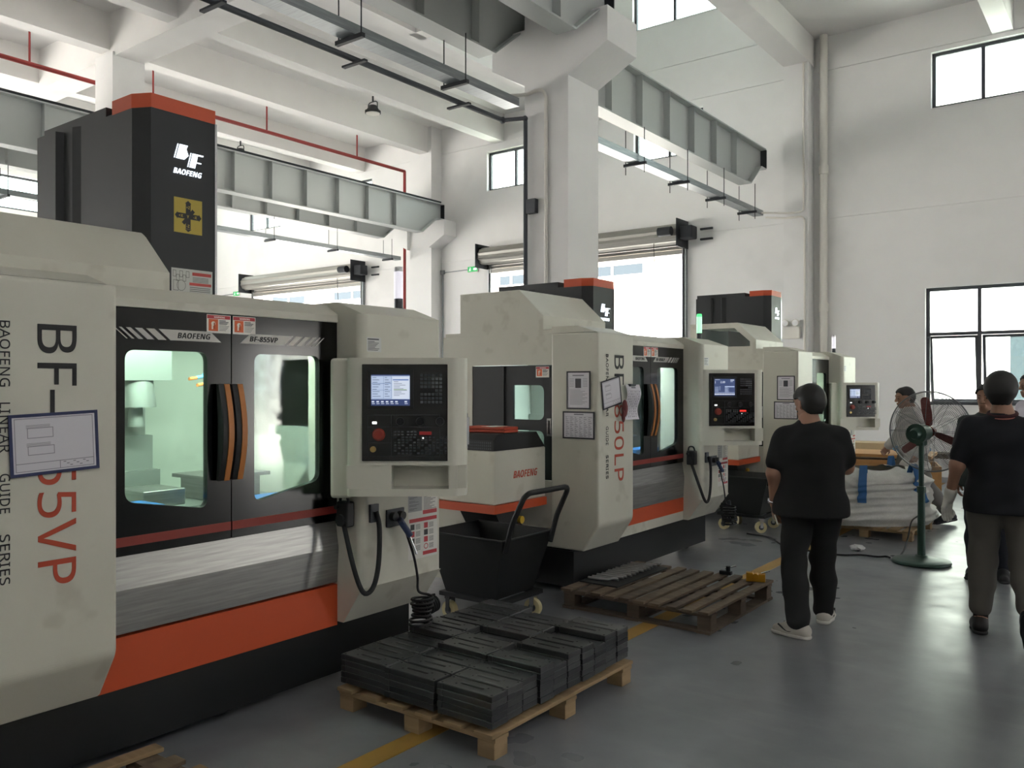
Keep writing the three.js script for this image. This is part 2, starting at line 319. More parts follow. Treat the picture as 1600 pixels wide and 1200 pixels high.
// cable trays, rods and pipes
function tray(x, y, z0, z1, w, label, gap, z1rods) {
  const t = thing('cable_tray', label, 'cable tray', [x, y, 0]);
  mesh('channel', exXY([[-w / 2, 0], [w / 2, 0], [w / 2, 0.1], [w / 2 - 0.012, 0.1], [w / 2 - 0.012, 0.012], [-w / 2 + 0.012, 0.012], [-w / 2 + 0.012, 0.1], [-w / 2, 0.1]], z1, z0), M.galv, t);
  for (let z = z0 - gap / 2; z > z1 + 0.2; z -= gap) {
    mesh('cross_bar', bx(-w / 2 - 0.09, w / 2 + 0.09, -0.045, -0.002, z - 0.022, z + 0.022), M.darkRail, t);
    for (const s of [-1, 1]) mesh('hanger_rod', cyl(0.007, 0.007, 0.56 + (z1rods || 0), s * (w / 2 + 0.06), 0.235 - (z1rods || 0) / 2, z, 'y', 6), M.darkRail, t);
  }
  return t;
}
tray(-6.16, 5.06, 4.5, -8.2, 0.2, 'galvanised cable tray running overhead to the big column', 1.55);
tray(-6.2, 5.06, -9.1, -16.45, 0.2, 'galvanised cable tray hung below the girder right of the column', 1.5, 0.12);
tray(-16.25, 5.06, 2, -16.45, 0.2, 'galvanised cable tray hung in the far left bay', 1.9);
const conduit = thing('conduit', 'grey steel conduit below the overhead tray, turning down the big column', 'conduit', [0, 0, 0]);
mesh('pipe', [rod([-6.12, 4.84, 4.5], [-6.12, 4.84, -7.95], 0.03), rod([-6.12, 4.84, -7.95], [-5.98, 4.9, -8.2], 0.026), rod([-5.98, 4.9, -8.22], [-5.98, 1.9, -8.22], 0.026), new THREE.SphereGeometry(0.036, 10, 8).translate(-5.98, 4.9, -8.21), new THREE.SphereGeometry(0.04, 10, 8).translate(-6.12, 4.84, -7.95)], M.frame, conduit);
mesh('clamp', bx(-5.96, -5.83, 3.75, 3.92, -8.27, -8.2), M.frame, conduit);
for (let z = 3.7; z > -8; z -= 1.55) mesh('bracket', bx(-6.28, -5.96, 4.79, 4.81, z - 0.022, z + 0.022), M.darkRail, conduit);
single('cable_pipe', [tube([[-6.2, 5.16, -8.0], [-6.0, 5.2, -8.24], [-5.86, 5.22, -8.25], [-5.75, 5.2, -8.25], [-5.7, 5.1, -8.25], [-5.7, 4.9, -8.25]], 0.022, 24), rod([-5.7, 4.9, -8.25], [-5.7, 1.5, -8.25], 0.022)], M.pvc, 'white cable pipe curving from the tray down the big column', 'pipe');
single('downpipe', [cyl(0.075, 0.075, CEIL - 0.01, -5.05, CEIL / 2, WZ0 + 0.11), cyl(0.09, 0.09, 0.16, -5.05, 5.9, WZ0 + 0.11), cyl(0.09, 0.09, 0.16, -5.05, 3.2, WZ0 + 0.11)], M.pvc, 'white plastic downpipe on the rear wall beside the plain pilaster', 'pipe');
single('wall_conduit', [cyl(0.02, 0.02, 3.3, -5.35, 6.8, -16.6, 'y', 8), tube([[-5.35, 5.15, -16.6], [-5.38, 5.08, -16.58], [-5.6, 5.06, -16.5], [-6.1, 5.1, -16.35]], 0.02, 16)], M.pvc, 'thin white conduit down the plain pilaster to the tray end', 'pipe');
single('cable_drop', [tube([[-6.07, 5.03, -16.5], [-5.7, 4.98, -16.55], [-5.4, 4.98, -16.6], [-5.33, 4.9, -16.6]], 0.02, 16), cyl(0.02, 0.02, 4.7, -5.33, 2.55, -16.6, 'y', 8)], M.pvc, 'thin white conduit from the tray end down the plain pilaster to the floor', 'pipe');
const sprinkler = thing('sprinkler_pipe', 'red sprinkler pipe running under the ceiling in the left bay', 'pipe');
mesh('pipe', [rod([-16.3, 7.55, 4.5], [-16.3, 7.55, -16.75], 0.045), rod([-16.3, 7.55, -16.75], [-16.3, 0.2, -16.75], 0.04)], M.redPipe, sprinkler);
for (const z of [-2, -5, -7, -9.4, -12.2, -15]) mesh('hanger', rod([-16.3, 7.55, z], [-16.3, 8.5, z], 0.02, 6), M.redPipe, sprinkler);
function highBay(x, y, z, label) {
  const l = thing('ceiling_lamp', label, 'lamp', [x, y, z]);
  mesh('bracket', [rod([0, 0.32, 0], [0, 0.2, 0], 0.02), tube([[-0.13, 0, 0], [-0.13, 0.17, 0], [0, 0.2, 0], [0.13, 0.17, 0], [0.13, 0, 0]], 0.012, 18, 6)], M.black, l);
  mesh('housing', [cyl(0.08, 0.15, 0.12, 0, 0.06, 0, 'y', 18), cyl(0.17, 0.17, 0.05, 0, -0.02, 0, 'y', 20)], M.black, l);
  mesh('lens', cyl(0.15, 0.15, 0.01, 0, -0.05, 0, 'y', 20), M.pvc, l);
}
highBay(-13.2, 7.53, -12.6, 'black ceiling lamp hanging from the beam left of the column');
highBay(-18.3, 7.53, -12.9, 'black ceiling lamp beside the red sprinkler pipe');
single('lamp_conduit', rod([-13.36, 7.92, 0], [-13.36, 7.92, -12.6], 0.015, 6), M.pvc, 'thin conduit along the beam feeding the ceiling lamp', 'pipe');
const exitTex = canvasTex(256, 110, (c, w, h) => {
  c.fillStyle = '#1d8f4a'; c.fillRect(0, 0, w, h); c.fillStyle = '#e9fff0';
  c.fillRect(150, 34, 80, 42); c.beginPath(); c.arc(64, 26, 11, 0, 7); c.fill();
  c.lineWidth = 12; c.strokeStyle = '#e9fff0'; c.beginPath(); c.moveTo(62, 40); c.lineTo(56, 66); c.lineTo(34, 92); c.moveTo(58, 66); c.lineTo(82, 90); c.moveTo(40, 58); c.lineTo(62, 46); c.lineTo(86, 56); c.stroke();
});
function exitSign(x, y, z, label, run) {
  const e = thing('exit_sign', label, 'sign', [x, y, z]);
  mesh('housing', bx(-0.17, 0.17, -0.075, 0.075, 0, 0.035), M.pvc, e);
  const m = new THREE.MeshStandardMaterial({ map: exitTex, emissive: 0xffffff, emissiveMap: exitTex, emissiveIntensity: 0.9, roughness: 0.5 });
  mesh('sign_face', new THREE.PlaneGeometry(0.33, 0.14).translate(0, 0, 0.037), m, e, true);
  mesh('conduit', [rod([-0.17, 0, 0.02], [-run, -0.02, 0.02], 0.015, 6)], M.galv, e);
}
exitSign(-14.05, 4.7, WZ0, 'green running-man exit sign left of the shutter behind the column', 1.9);
exitSign(-24.3, 4.72, WZ0, 'green running-man exit sign left of the far left shutter', 1.1);
single('wall_wire', [rod([-15.1, 4.75, WZ0 + 0.03], [-15.1, 2.2, WZ0 + 0.03], 0.02, 6), new THREE.BoxGeometry(0.12, 0.1, 0.06).translate(-15.1, 4.7, WZ0 + 0.03)], M.galv, 'grey conduit dropping down the rear wall beside the left pilaster', 'pipe');
const em = thing('emergency_light', 'twin-headed white emergency light on the plain pilaster', 'lamp', [-5.58, 2.78, -16.62]);
mesh('case', rbx(-0.17, 0.17, -0.19, 0.05, 0, 0.07, 0.015), M.pvc, em);
for (const s of [-1, 1]) { const h = mesh('lamp_head', [cyl(0.075, 0.055, 0.09, s * 0.1, 0.12, 0.07, 'z', 16), bx(s * 0.1 - 0.015, s * 0.1 + 0.015, 0.04, 0.1, 0.03, 0.05)], M.pvc, em); mesh('lens', cyl(0.06, 0.06, 0.012, s * 0.1, 0.12, 0.118, 'z', 16), M.chrome, h); }
single('floor_line', bx(-2.86, -2.74, 0, 0.003, -16, 4.8), M.yellowLine, 'worn yellow floor line running past the pallets', 'floor marking');

struct('canopy_outside', bx(-25, -7, 4.82, 5.0, -19.4, WZ0 - 0.3), std(0xd8cbb8, 0.85), 'beige concrete canopy over the doorways outside');
// outside: yard and the white factory building across it
const yard = struct('ground_outside', bx(-120, 120, -0.35, -0.3, -120, 120), std(0xcfcdc8, 0.9), 'pale concrete yard outside');
yard.userData.kind = 'structure';
const block = thing('factory_building', 'white factory building across the yard, seen through doors and windows', 'building', [0, -0.3, -36]);
mesh('facade', bx(-70, 40, 0, 13, -10, 0), std(0xe9e7e2, 0.9), block);
mesh('cornice', bx(-70.3, 40.3, 12.4, 13, 0, 0.5), std(0xe2e0da, 0.9), block);
const farGlass = std(0x222b30, 0.25);
for (let x = -66; x < 38; x += 6.2) for (const [y0, y1] of [[1.2, 3.8], [7.3, 9.3], [10.2, 12]]) {
  const w = mesh('window', [bx(x, x + 3.4, y0, y1, 0, 0.03)], farGlass, block);
  mesh('window_frame', [bx(x - 0.1, x + 3.5, y0 - 0.1, y0, 0, 0.08), bx(x - 0.1, x + 3.5, y1, y1 + 0.1, 0, 0.08), bx(x - 0.1, x, y0, y1, 0, 0.08), bx(x + 3.4, x + 3.5, y0, y1, 0, 0.08), bx(x + 1.65, x + 1.75, y0, y1, 0, 0.08)], M.pvc, w);
}
// ---------------------------------------------------------------- machining centres (local: x along the front, y up, z towards the aisle)
const rnd2 = (c, n, f) => { for (let i = 0; i < n; i++) f(i); };
const glow = (color, e, intensity = 1, rough = 0.4) => new THREE.MeshStandardMaterial({ color, emissive: e, emissiveIntensity: intensity, roughness: rough });
const screenTex = canvasTex(512, 400, (c, w, h) => {
  c.fillStyle = '#c3d3ee'; c.fillRect(0, 0, w, h); c.fillStyle = '#3b4a78'; c.fillRect(0, 0, w, 16); c.fillRect(0, 318, w, 82);
  c.fillStyle = '#dfe8f8'; c.fillRect(280, 30, 220, 280); c.fillStyle = '#3a67b8'; c.fillRect(286, 62, 208, 12);
  c.strokeStyle = '#5c76a8'; c.lineWidth = 3; c.strokeRect(6, 22, 262, 90); c.strokeRect(6, 118, 262, 190); c.beginPath(); c.moveTo(164, 22); c.lineTo(164, 308); c.moveTo(6, 200); c.lineTo(268, 200); c.stroke();
  c.fillStyle = '#34466f'; for (let i = 0; i < 9; i++) { c.fillRect(20, 36 + i * 30, 50 + (i * 37) % 60, 6); c.fillRect(180, 36 + i * 30, 30 + (i * 23) % 50, 6); c.fillRect(300, 90 + i * 22, 60 + (i * 47) % 120, 5); }
  c.fillStyle = '#9fc08a'; c.fillRect(300, 190, 170, 8); c.fillStyle = '#e8eefc'; for (let i = 0; i < 8; i++) { if (i === 6) continue; c.fillRect(8 + i * 62, 340, 34, 18); c.fillRect(10 + i * 62, 370, 40, 8); }
});
const screenDark = canvasTex(512, 400, (c, w, h) => {
  c.fillStyle = '#46557f'; c.fillRect(0, 0, w, h); c.fillStyle = '#dfe6f6'; c.font = 'bold 62px sans-serif'; c.fillText('2.89', 150, 100);
  c.fillRect(20, 14, 120, 8); c.fillRect(400, 20, 90, 20); c.fillRect(400, 60, 60, 10); c.fillRect(20, 50, 10, 60);
  c.fillStyle = '#b9c8e8'; c.fillRect(262, 170, 240, 28); for (let i = 0; i < 7; i++) { c.fillRect(14, 190 + i * 18, 90, 7); c.fillRect(120, 180 + (i % 4) * 26, 34, 7); c.fillRect(262, 206 + i * 18, 70 + (i * 31) % 60, 9); }
  c.fillRect(14, 318, 490, 10); c.fillStyle = '#e9eefb'; for (let i = 0; i < 12; i++) c.fillRect(10 + i * 42, 346, 34, 30);
});
const warnTex = canvasTex(256, 180, (c, w, h) => {
  c.fillStyle = '#e9e4dc'; c.fillRect(0, 0, w, h); c.fillStyle = '#b8323a'; c.fillRect(6, 6, w - 12, 34); c.fillStyle = '#f4eee6'; c.font = 'bold 24px sans-serif'; c.fillText('\u26a0 WARNING', 60, 32);
  c.fillStyle = '#dd6230'; c.fillRect(20, 44, 100, 116); c.fillStyle = '#f3e9dc'; c.beginPath(); c.arc(70, 88, 22, 0, 7); c.fill(); c.fillRect(52, 100, 16, 44); c.fillStyle = '#b04a24'; c.fillRect(74, 78, 14, 60);
  c.fillStyle = '#4a4a4a'; for (let i = 0; i < 8; i++) c.fillRect(132, 52 + i * 14, 70 + (i * 29) % 40, i < 3 ? 8 : 4);
});
const crossTex = canvasTex(256, 288, (c, w, h) => {
  c.fillStyle = '#b59f3e'; c.fillRect(0, 0, w, h); c.strokeStyle = '#16171a'; c.fillStyle = '#16171a'; c.lineWidth = 44;
  c.beginPath(); c.moveTo(128, 40); c.lineTo(128, 250); c.moveTo(30, 146); c.lineTo(228, 146); c.stroke(); c.lineWidth = 30; c.beginPath(); c.moveTo(82, 210); c.lineTo(178, 92); c.stroke();
  for (const [x, y, dx, dy] of [[128, 24, 0, -1], [128, 268, 0, 1], [16, 146, -1, 0], [242, 146, 1, 0]]) { c.beginPath(); c.moveTo(x + dx * 8, y + dy * 8); c.lineTo(x - dx * 16 + dy * 30, y - dy * 16 + dx * 30); c.lineTo(x - dx * 16 - dy * 30, y - dy * 16 - dx * 30); c.fill(); }
  c.fillStyle = '#b59f3e'; c.font = 'bold 34px sans-serif'; c.fillText('+Z', 108, 84); c.fillText('-Z', 112, 238); c.fillText('+X', 42, 158); c.fillText('-X', 176, 158); c.fillText('Y', 116, 160);
});
const plateTex = canvasTex(256, 128, (c, w, h) => {
  c.fillStyle = '#c6c6c0'; c.fillRect(0, 0, w, h); c.strokeStyle = '#55554f'; c.lineWidth = 2; for (let i = 0; i < 5; i++) c.strokeRect(10 + i * 20, 12 + (i % 2) * 20, 18, 30); c.beginPath(); c.arc(60, 84, 26, 0, 7); c.stroke(); c.strokeRect(12, 60, 30, 50);
  c.fillStyle = '#b1352f'; c.fillRect(128, 14, 120, 16); c.fillRect(110, 66, 138, 14); c.fillStyle = '#6a6a66'; for (let i = 0; i < 4; i++) { c.fillRect(130, 38 + i * 7, 100, 3); c.fillRect(112, 88 + i * 9, 130, 4); }
});
const safetyTex = canvasTex(256, 640, (c, w, h) => {
  c.fillStyle = '#d9d6d0'; c.fillRect(0, 0, w, h); c.fillStyle = '#9c9c9e'; c.fillRect(0, 0, 118, 330); c.fillStyle = '#4d4d50';
  for (let i = 0; i < 40; i++) { c.fillRect(134, 10 + i * 8, 50 + (i * 41) % 64, 3); if (i % 3) c.fillRect(10, 12 + i * 8, 40 + (i * 31) % 56, 3); }
  c.fillStyle = '#b23039'; c.fillRect(126, 330, 124, 26); c.fillRect(10, 376, 240, 24); c.fillRect(126, 600, 124, 24);
  for (let i = 0; i < 4; i++) for (let j = 0; j < 2; j++) { const x = 20 + j * 116, y = 412 + i * 46; c.fillStyle = ['#2b2b2e', '#b23039'][(i + j) % 2]; if (i === 3) { c.lineWidth = 5; c.strokeStyle = '#b23039'; c.beginPath(); c.arc(x + 18, y + 18, 16, 0, 7); c.stroke(); } else c.fillRect(x, y, 34, 36); c.fillStyle = '#5a5a5c'; for (let k = 0; k < 5; k++) c.fillRect(x + 44, y + 4 + k * 7, 40, 3); }
});
const smallNoteTex = canvasTex(128, 100, (c, w, h) => { c.fillStyle = '#cfd0ce'; c.fillRect(0, 0, w, h); c.fillStyle = '#4c4e52'; c.fillRect(8, 8, 100, 9); for (let i = 0; i < 7; i++) c.fillRect(10, 26 + i * 10, 60 + (i * 37) % 48, 4); });
const flat = (t, rough = 0.45) => new THREE.MeshStandardMaterial({ map: t, roughness: rough });
const MD = { warn: flat(warnTex), cross: flat(crossTex), plate: flat(plateTex, 0.35), safety: flat(safetyTex), note: flat(smallNoteTex), silverTrim: std(0xb9b7b2, 0.4, 0.2), ink: std(0x1d1d1f, 0.6), red: std(0xb5462c, 0.5), liner: std(0xcfd6cc, 0.5), inside: std(0x8d938e, 0.45, 0.3), blueGuard: std(0x2e7fd0, 0.5), logo: glow(0xffffff, 0xe8f2ff, 1.3), handle: std(0xb9763e, 0.42), keys: std(0x5f6468, 0.6), keyLight: std(0xc8cacc, 0.6), lines: std(0x3f454a, 0.6), estop: std(0x9c3a2c, 0.5), brass: std(0xb9a067, 0.35, 0.7) };
function sticker(name, w, h, x, y, z, m, parent, rot = 0, ry = 0) {
  const g = new THREE.PlaneGeometry(w, h); if (rot) g.rotateZ(rot); if (ry) g.rotateY(ry);
  return mesh(name, g.translate(x, y, z), m, parent, true);
}
function doorLeaf(m, o, x0, x1, sideLeft) {                        // one sliding door with its window, handle and trim
  const y0 = 0.93, y1 = 2.045, z = -0.2, d = new THREE.Group(); d.name = 'door'; m.add(d);
  const inner = sideLeft ? x1 : x0, outer = sideLeft ? x0 : x1, k = sideLeft ? -1 : 1;
  const wi = inner + k * 0.135, wo = outer - k * (sideLeft ? 0.14 : 0.13), yt = 1.855, yi = o.winLow ?? 1.1, yo = yi + 0.075;
  const pts = sideLeft ? [[wo, yo], [wi, yi], [wi, yt], [wo, yt]] : [[wi, yi], [wo, yo], [wo, yt], [wi, yt]];
  mesh('door_panel', exXY(rect(x0 + 0.003, x1 - 0.003, y0, y1), z - 0.035, z, [roundPath(pts, 0.05, THREE.Path)], 0, 8), M.blackGloss, d);
  mesh('window_pane', exXY(roundPath(pts, 0.05), z - 0.022, z - 0.016, [], 0, 8), M.wetGlass, d);
  mesh('stripe', bx(x0 + 0.004, x1 - 0.004, 0.972, 1.014, z, z + 0.003), M.redStripe, d);
  const hx = sideLeft ? inner - 0.068 : inner + 0.008, arc = [], hz = z + 0.012;           // bow handle: dark grip behind, copper-coloured edge in front
  for (let i = 0; i <= 14; i++) { const t = i / 14; arc.push([t, Math.sin(Math.PI * t)]); }
  const bow = (d0, d1) => [...arc.map(([t, s]) => [hz + d1 * (0.35 + 0.65 * s), lerp(1.225, 1.7, t)]), ...arc.slice().reverse().map(([t, s]) => [hz + d0 * s, lerp(1.225, 1.7, t)])];
  const h = mesh('handle', exZY(bow(0.012, 0.062), hx - 0.028, hx + 0.028, [], 0.004), M.black, d);
  mesh('grip_edge', exZY([...arc.map(([t, s]) => [hz + 0.064 * (0.35 + 0.65 * s) + 0.004, lerp(1.225, 1.7, t)]), ...arc.slice().reverse().map(([t, s]) => [hz + 0.062 * (0.35 + 0.65 * s) - 0.012, lerp(1.225, 1.7, t)])], hx + 0.002, hx + 0.031), MD.handle, h);
  // silver lettering plate with slanted stripes
  const par = (a, w, ya, yb, sl) => [[a, ya], [a + w, ya], [a + w + sl, yb], [a + sl, yb]];
  const ya = 1.905, yb = 1.955, zz = z + 0.0025;
  if (o.trim) {
    const sl = sideLeft ? -0.06 : 0.06, a = sideLeft ? inner - 0.33 : inner + 0.05, w = 0.27, plate = sideLeft ? [[a, ya], [a + w, ya], [a + w - 0.06, yb], [a - 0.06, yb]] : [[a, ya], [a + w, ya], [a + w + 0.06, yb], [a + 0.06, yb]];
    mesh('trim_plate', exXY(plate, z, zz), MD.silverTrim, d);
    [0.04, 0.034, 0.022, 0.012, 0.006].reduce((q, ww) => { const xx = sideLeft ? q - ww - 0.02 : q + 0.02; mesh('trim_stripe', exXY(par(xx, ww, ya, yb, sl), z, zz), MD.silverTrim, d); return sideLeft ? xx : xx + ww; }, sideLeft ? a : a + w);
    mesh('lettering', textGeo(sideLeft ? 'BAOFENG' : o.model, 0.17, 0.027, 0.002, fontBold, 0.2).translate(sideLeft ? a + 0.035 : a + 0.055, ya + 0.011, zz), MD.ink, d);
    sticker('warning_label', 0.135, 0.09, inner + k * 0.073, 1.995, zz, MD.warn, d);
  }
}
function pendant(m, o) {                                           // swivelling control panel on its arm
  const p = new THREE.Group(); p.name = 'control_panel'; m.add(p);
  const w = o.pw ?? 0.64, h = o.ph ?? 0.74, hw = w / 2, hh = h / 2;
  p.position.set(o.ps, o.py ?? 1.47, o.pt); p.rotation.y = o.phi;
  const plan = roundPath([[-hw, 0.22], [-hw, 0.02], [-hw + 0.05, 0], [hw - 0.06, 0], [hw, 0.05], [hw, 0.22]], [0.02, 0.03, 0.03, 0.02, 0.03, 0.02]);
  const tray = [[-hw + 0.24, -hh + 0.04], [-hw + 0.24, -hh + 0.165], [hw - 0.095, -hh + 0.165], [hw - 0.095, -hh + 0.04]];
  const shell = exXZ(plan, -hh, hh);
  mesh('housing', [exXZ(plan, -hh, -hh + 0.04), exXZ(plan, -hh + 0.165, hh), bx(-hw, -hw + 0.24, -hh + 0.04, -hh + 0.165, -0.22, -0.004), bx(hw - 0.095, hw - 0.001, -hh + 0.04, -hh + 0.165, -0.22, -0.03), bx(hw - 0.095, hw - 0.05, -hh + 0.04, -hh + 0.165, -0.03, -0.003), bx(-hw + 0.1, hw - 0.05, -hh + 0.04, -hh + 0.165, -0.22, -0.13)], M.creamPlain, p);
  shell.dispose();
  const fx0 = -hw + 0.085, fx1 = hw - 0.1, fy0 = -hh + 0.19, fy1 = hh - 0.035;
  mesh('face_plate', rbx(fx0, fx1, fy0, fy1, 0, 0.008, 0.003), M.blackGloss, p);
  const sx0 = fx0 + 0.05, sx1 = fx0 + (o.smallScreen ? 0.2 : 0.255), sy1 = fy1 - 0.055, sy0 = sy1 - (o.smallScreen ? 0.13 : 0.165), st = o.darkScreen ? screenDark : screenTex;
  mesh('screen_bezel', [rbx(sx0 - 0.02, sx1 + 0.02, sy0 - 0.02, sy1 + 0.025, 0.006, 0.014, 0.003)], M.black, p);
  sticker('screen', sx1 - sx0, sy1 - sy0, (sx0 + sx1) / 2, (sy0 + sy1) / 2, 0.0155, new THREE.MeshStandardMaterial({ color: 0x101010, map: st, emissive: 0xffffff, emissiveMap: st, emissiveIntensity: 0.75, roughness: 0.3 }), p);
  const k1 = [], k2 = [];
  const kx = sx1 + 0.055;
  for (let j = 0; j < 8; j++) for (let i = 0; i < 6; i++) { if (j === 4 && i < 4) continue; const g = rbx(kx + i * 0.02, kx + i * 0.02 + 0.0155, sy1 - 0.01 - j * 0.0205, sy1 + 0.004 - j * 0.0205, 0.006, 0.012, 0.002, 1); ((j > 0 && j < 4 && i > 2) || (j === 7 && i === 0) ? k1 : k2).push(g); }
  const Q = 0.74;
  const lx = fx0 + 0.17;
  for (let j = 0; j < 2; j++) for (let i = 0; i < 6; i++) k1.push(rbx(lx + i * 0.019 + (i > 2 ? 0.012 : 0), lx + i * 0.019 + 0.013 + (i > 2 ? 0.012 : 0), fy0 + Q * 0.205 - j * 0.015, fy0 + Q * 0.215 - j * 0.015, 0.006, 0.012, 0.002, 1));
  for (let j = 0; j < 7; j++) for (let i = 0; i < 14; i++) if ((i * 7 + j * 3) % 5) k2.push(bx(lx + i * 0.0205, lx + i * 0.0205 + 0.013, fy0 + Q * 0.05 + j * 0.0142, fy0 + Q * 0.061 + j * 0.0142, 0.006, 0.011));
  mesh('keypad', k2, MD.lines, p).userData.kind = 'stuff';
  mesh('number_keys', k1, MD.keys, p).userData.kind = 'stuff';
  const L = (a, b, c, d) => bx(a, b, c, d, 0.007, 0.0095);
  const gy = fy0 + Q * 0.33, gx0 = fx0 + 0.03, gx1 = fx1 - 0.04, gm = gx0 + 0.125;
  mesh('panel_lines', [L(gx0, gx1, gy, gy + 0.002), L(gx0, gx1, fy0 + Q * 0.035, fy0 + Q * 0.037), L(gx0, gx0 + 0.002, fy0 + Q * 0.037, gy), L(gx1 - 0.002, gx1, fy0 + Q * 0.037, gy), L(gm, gm + 0.002, fy0 + Q * 0.037, gy), L(gx0 + 0.002, gm, fy0 + Q * 0.13, fy0 + Q * 0.132), L(gx0 + 0.002, gm, fy0 + Q * 0.245, fy0 + Q * 0.247), L(gm + 0.002, gx1 - 0.002, fy0 + Q * 0.245, fy0 + Q * 0.247)], MD.lines, p).userData.kind = 'stuff';
  for (let i = 0; i < 3; i++) mesh('rotary_switch', [cyl(0.02, 0.024, 0.02, gm + 0.05 + i * 0.105, fy0 + Q * 0.285, 0.018, 'z', 16), bx(gm + 0.046 + i * 0.105, gm + 0.054 + i * 0.105, fy0 + Q * 0.268, fy0 + Q * 0.302, 0.026, 0.034)], M.black, p);
  mesh('emergency_stop', [cyl(0.024, 0.03, 0.028, gx0 + 0.06, fy0 + Q * 0.19, 0.025, 'z', 22), cyl(0.034, 0.034, 0.008, gx0 + 0.06, fy0 + Q * 0.19, 0.01, 'z', 22)], MD.estop, p);
  mesh('lamp_button', rbx(gx0 + 0.025, gx0 + 0.05, fy0 + Q * 0.266, fy0 + Q * 0.284, 0.006, 0.014, 0.003), glow(0xffffff, 0xffffff, 1.4), p);
  mesh('key_switch', [cyl(0.016, 0.016, 0.014, gx0 + 0.03, fy0 + Q * 0.085, 0.012, 'z', 16)], MD.brass, p);
  mesh('digit_display', bx(lx + 0.135, lx + 0.2, fy0 + Q * 0.188, fy0 + Q * 0.212, 0.006, 0.01), glow(0x2a0606, o.darkScreen ? 0xff3a30 : 0x8a2020, o.darkScreen ? 0.8 : 0.4), p);
  mesh('indicator', cyl(0.004, 0.004, 0.006, lx + 0.155, fy0 + Q * 0.165, 0.011, 'z', 8), glow(0xffffff, 0xffffff, 1.5), p);
  mesh('side_handle', [bx(hw, hw + 0.012, -0.1, 0.05, -0.13, -0.1), bx(hw, hw + 0.004, -0.12, 0.07, -0.14, -0.09)], M.chrome, p);
  mesh('arm', [rbx(-hw - 0.1, -hw + 0.02, -hh - 0.02, hh - 0.0, -0.2, -0.08, 0.02), rbx(-hw + 0.05, hw - 0.25, -0.1, 0.1, -0.5, -0.2, 0.02)], M.creamPlain, p);
}
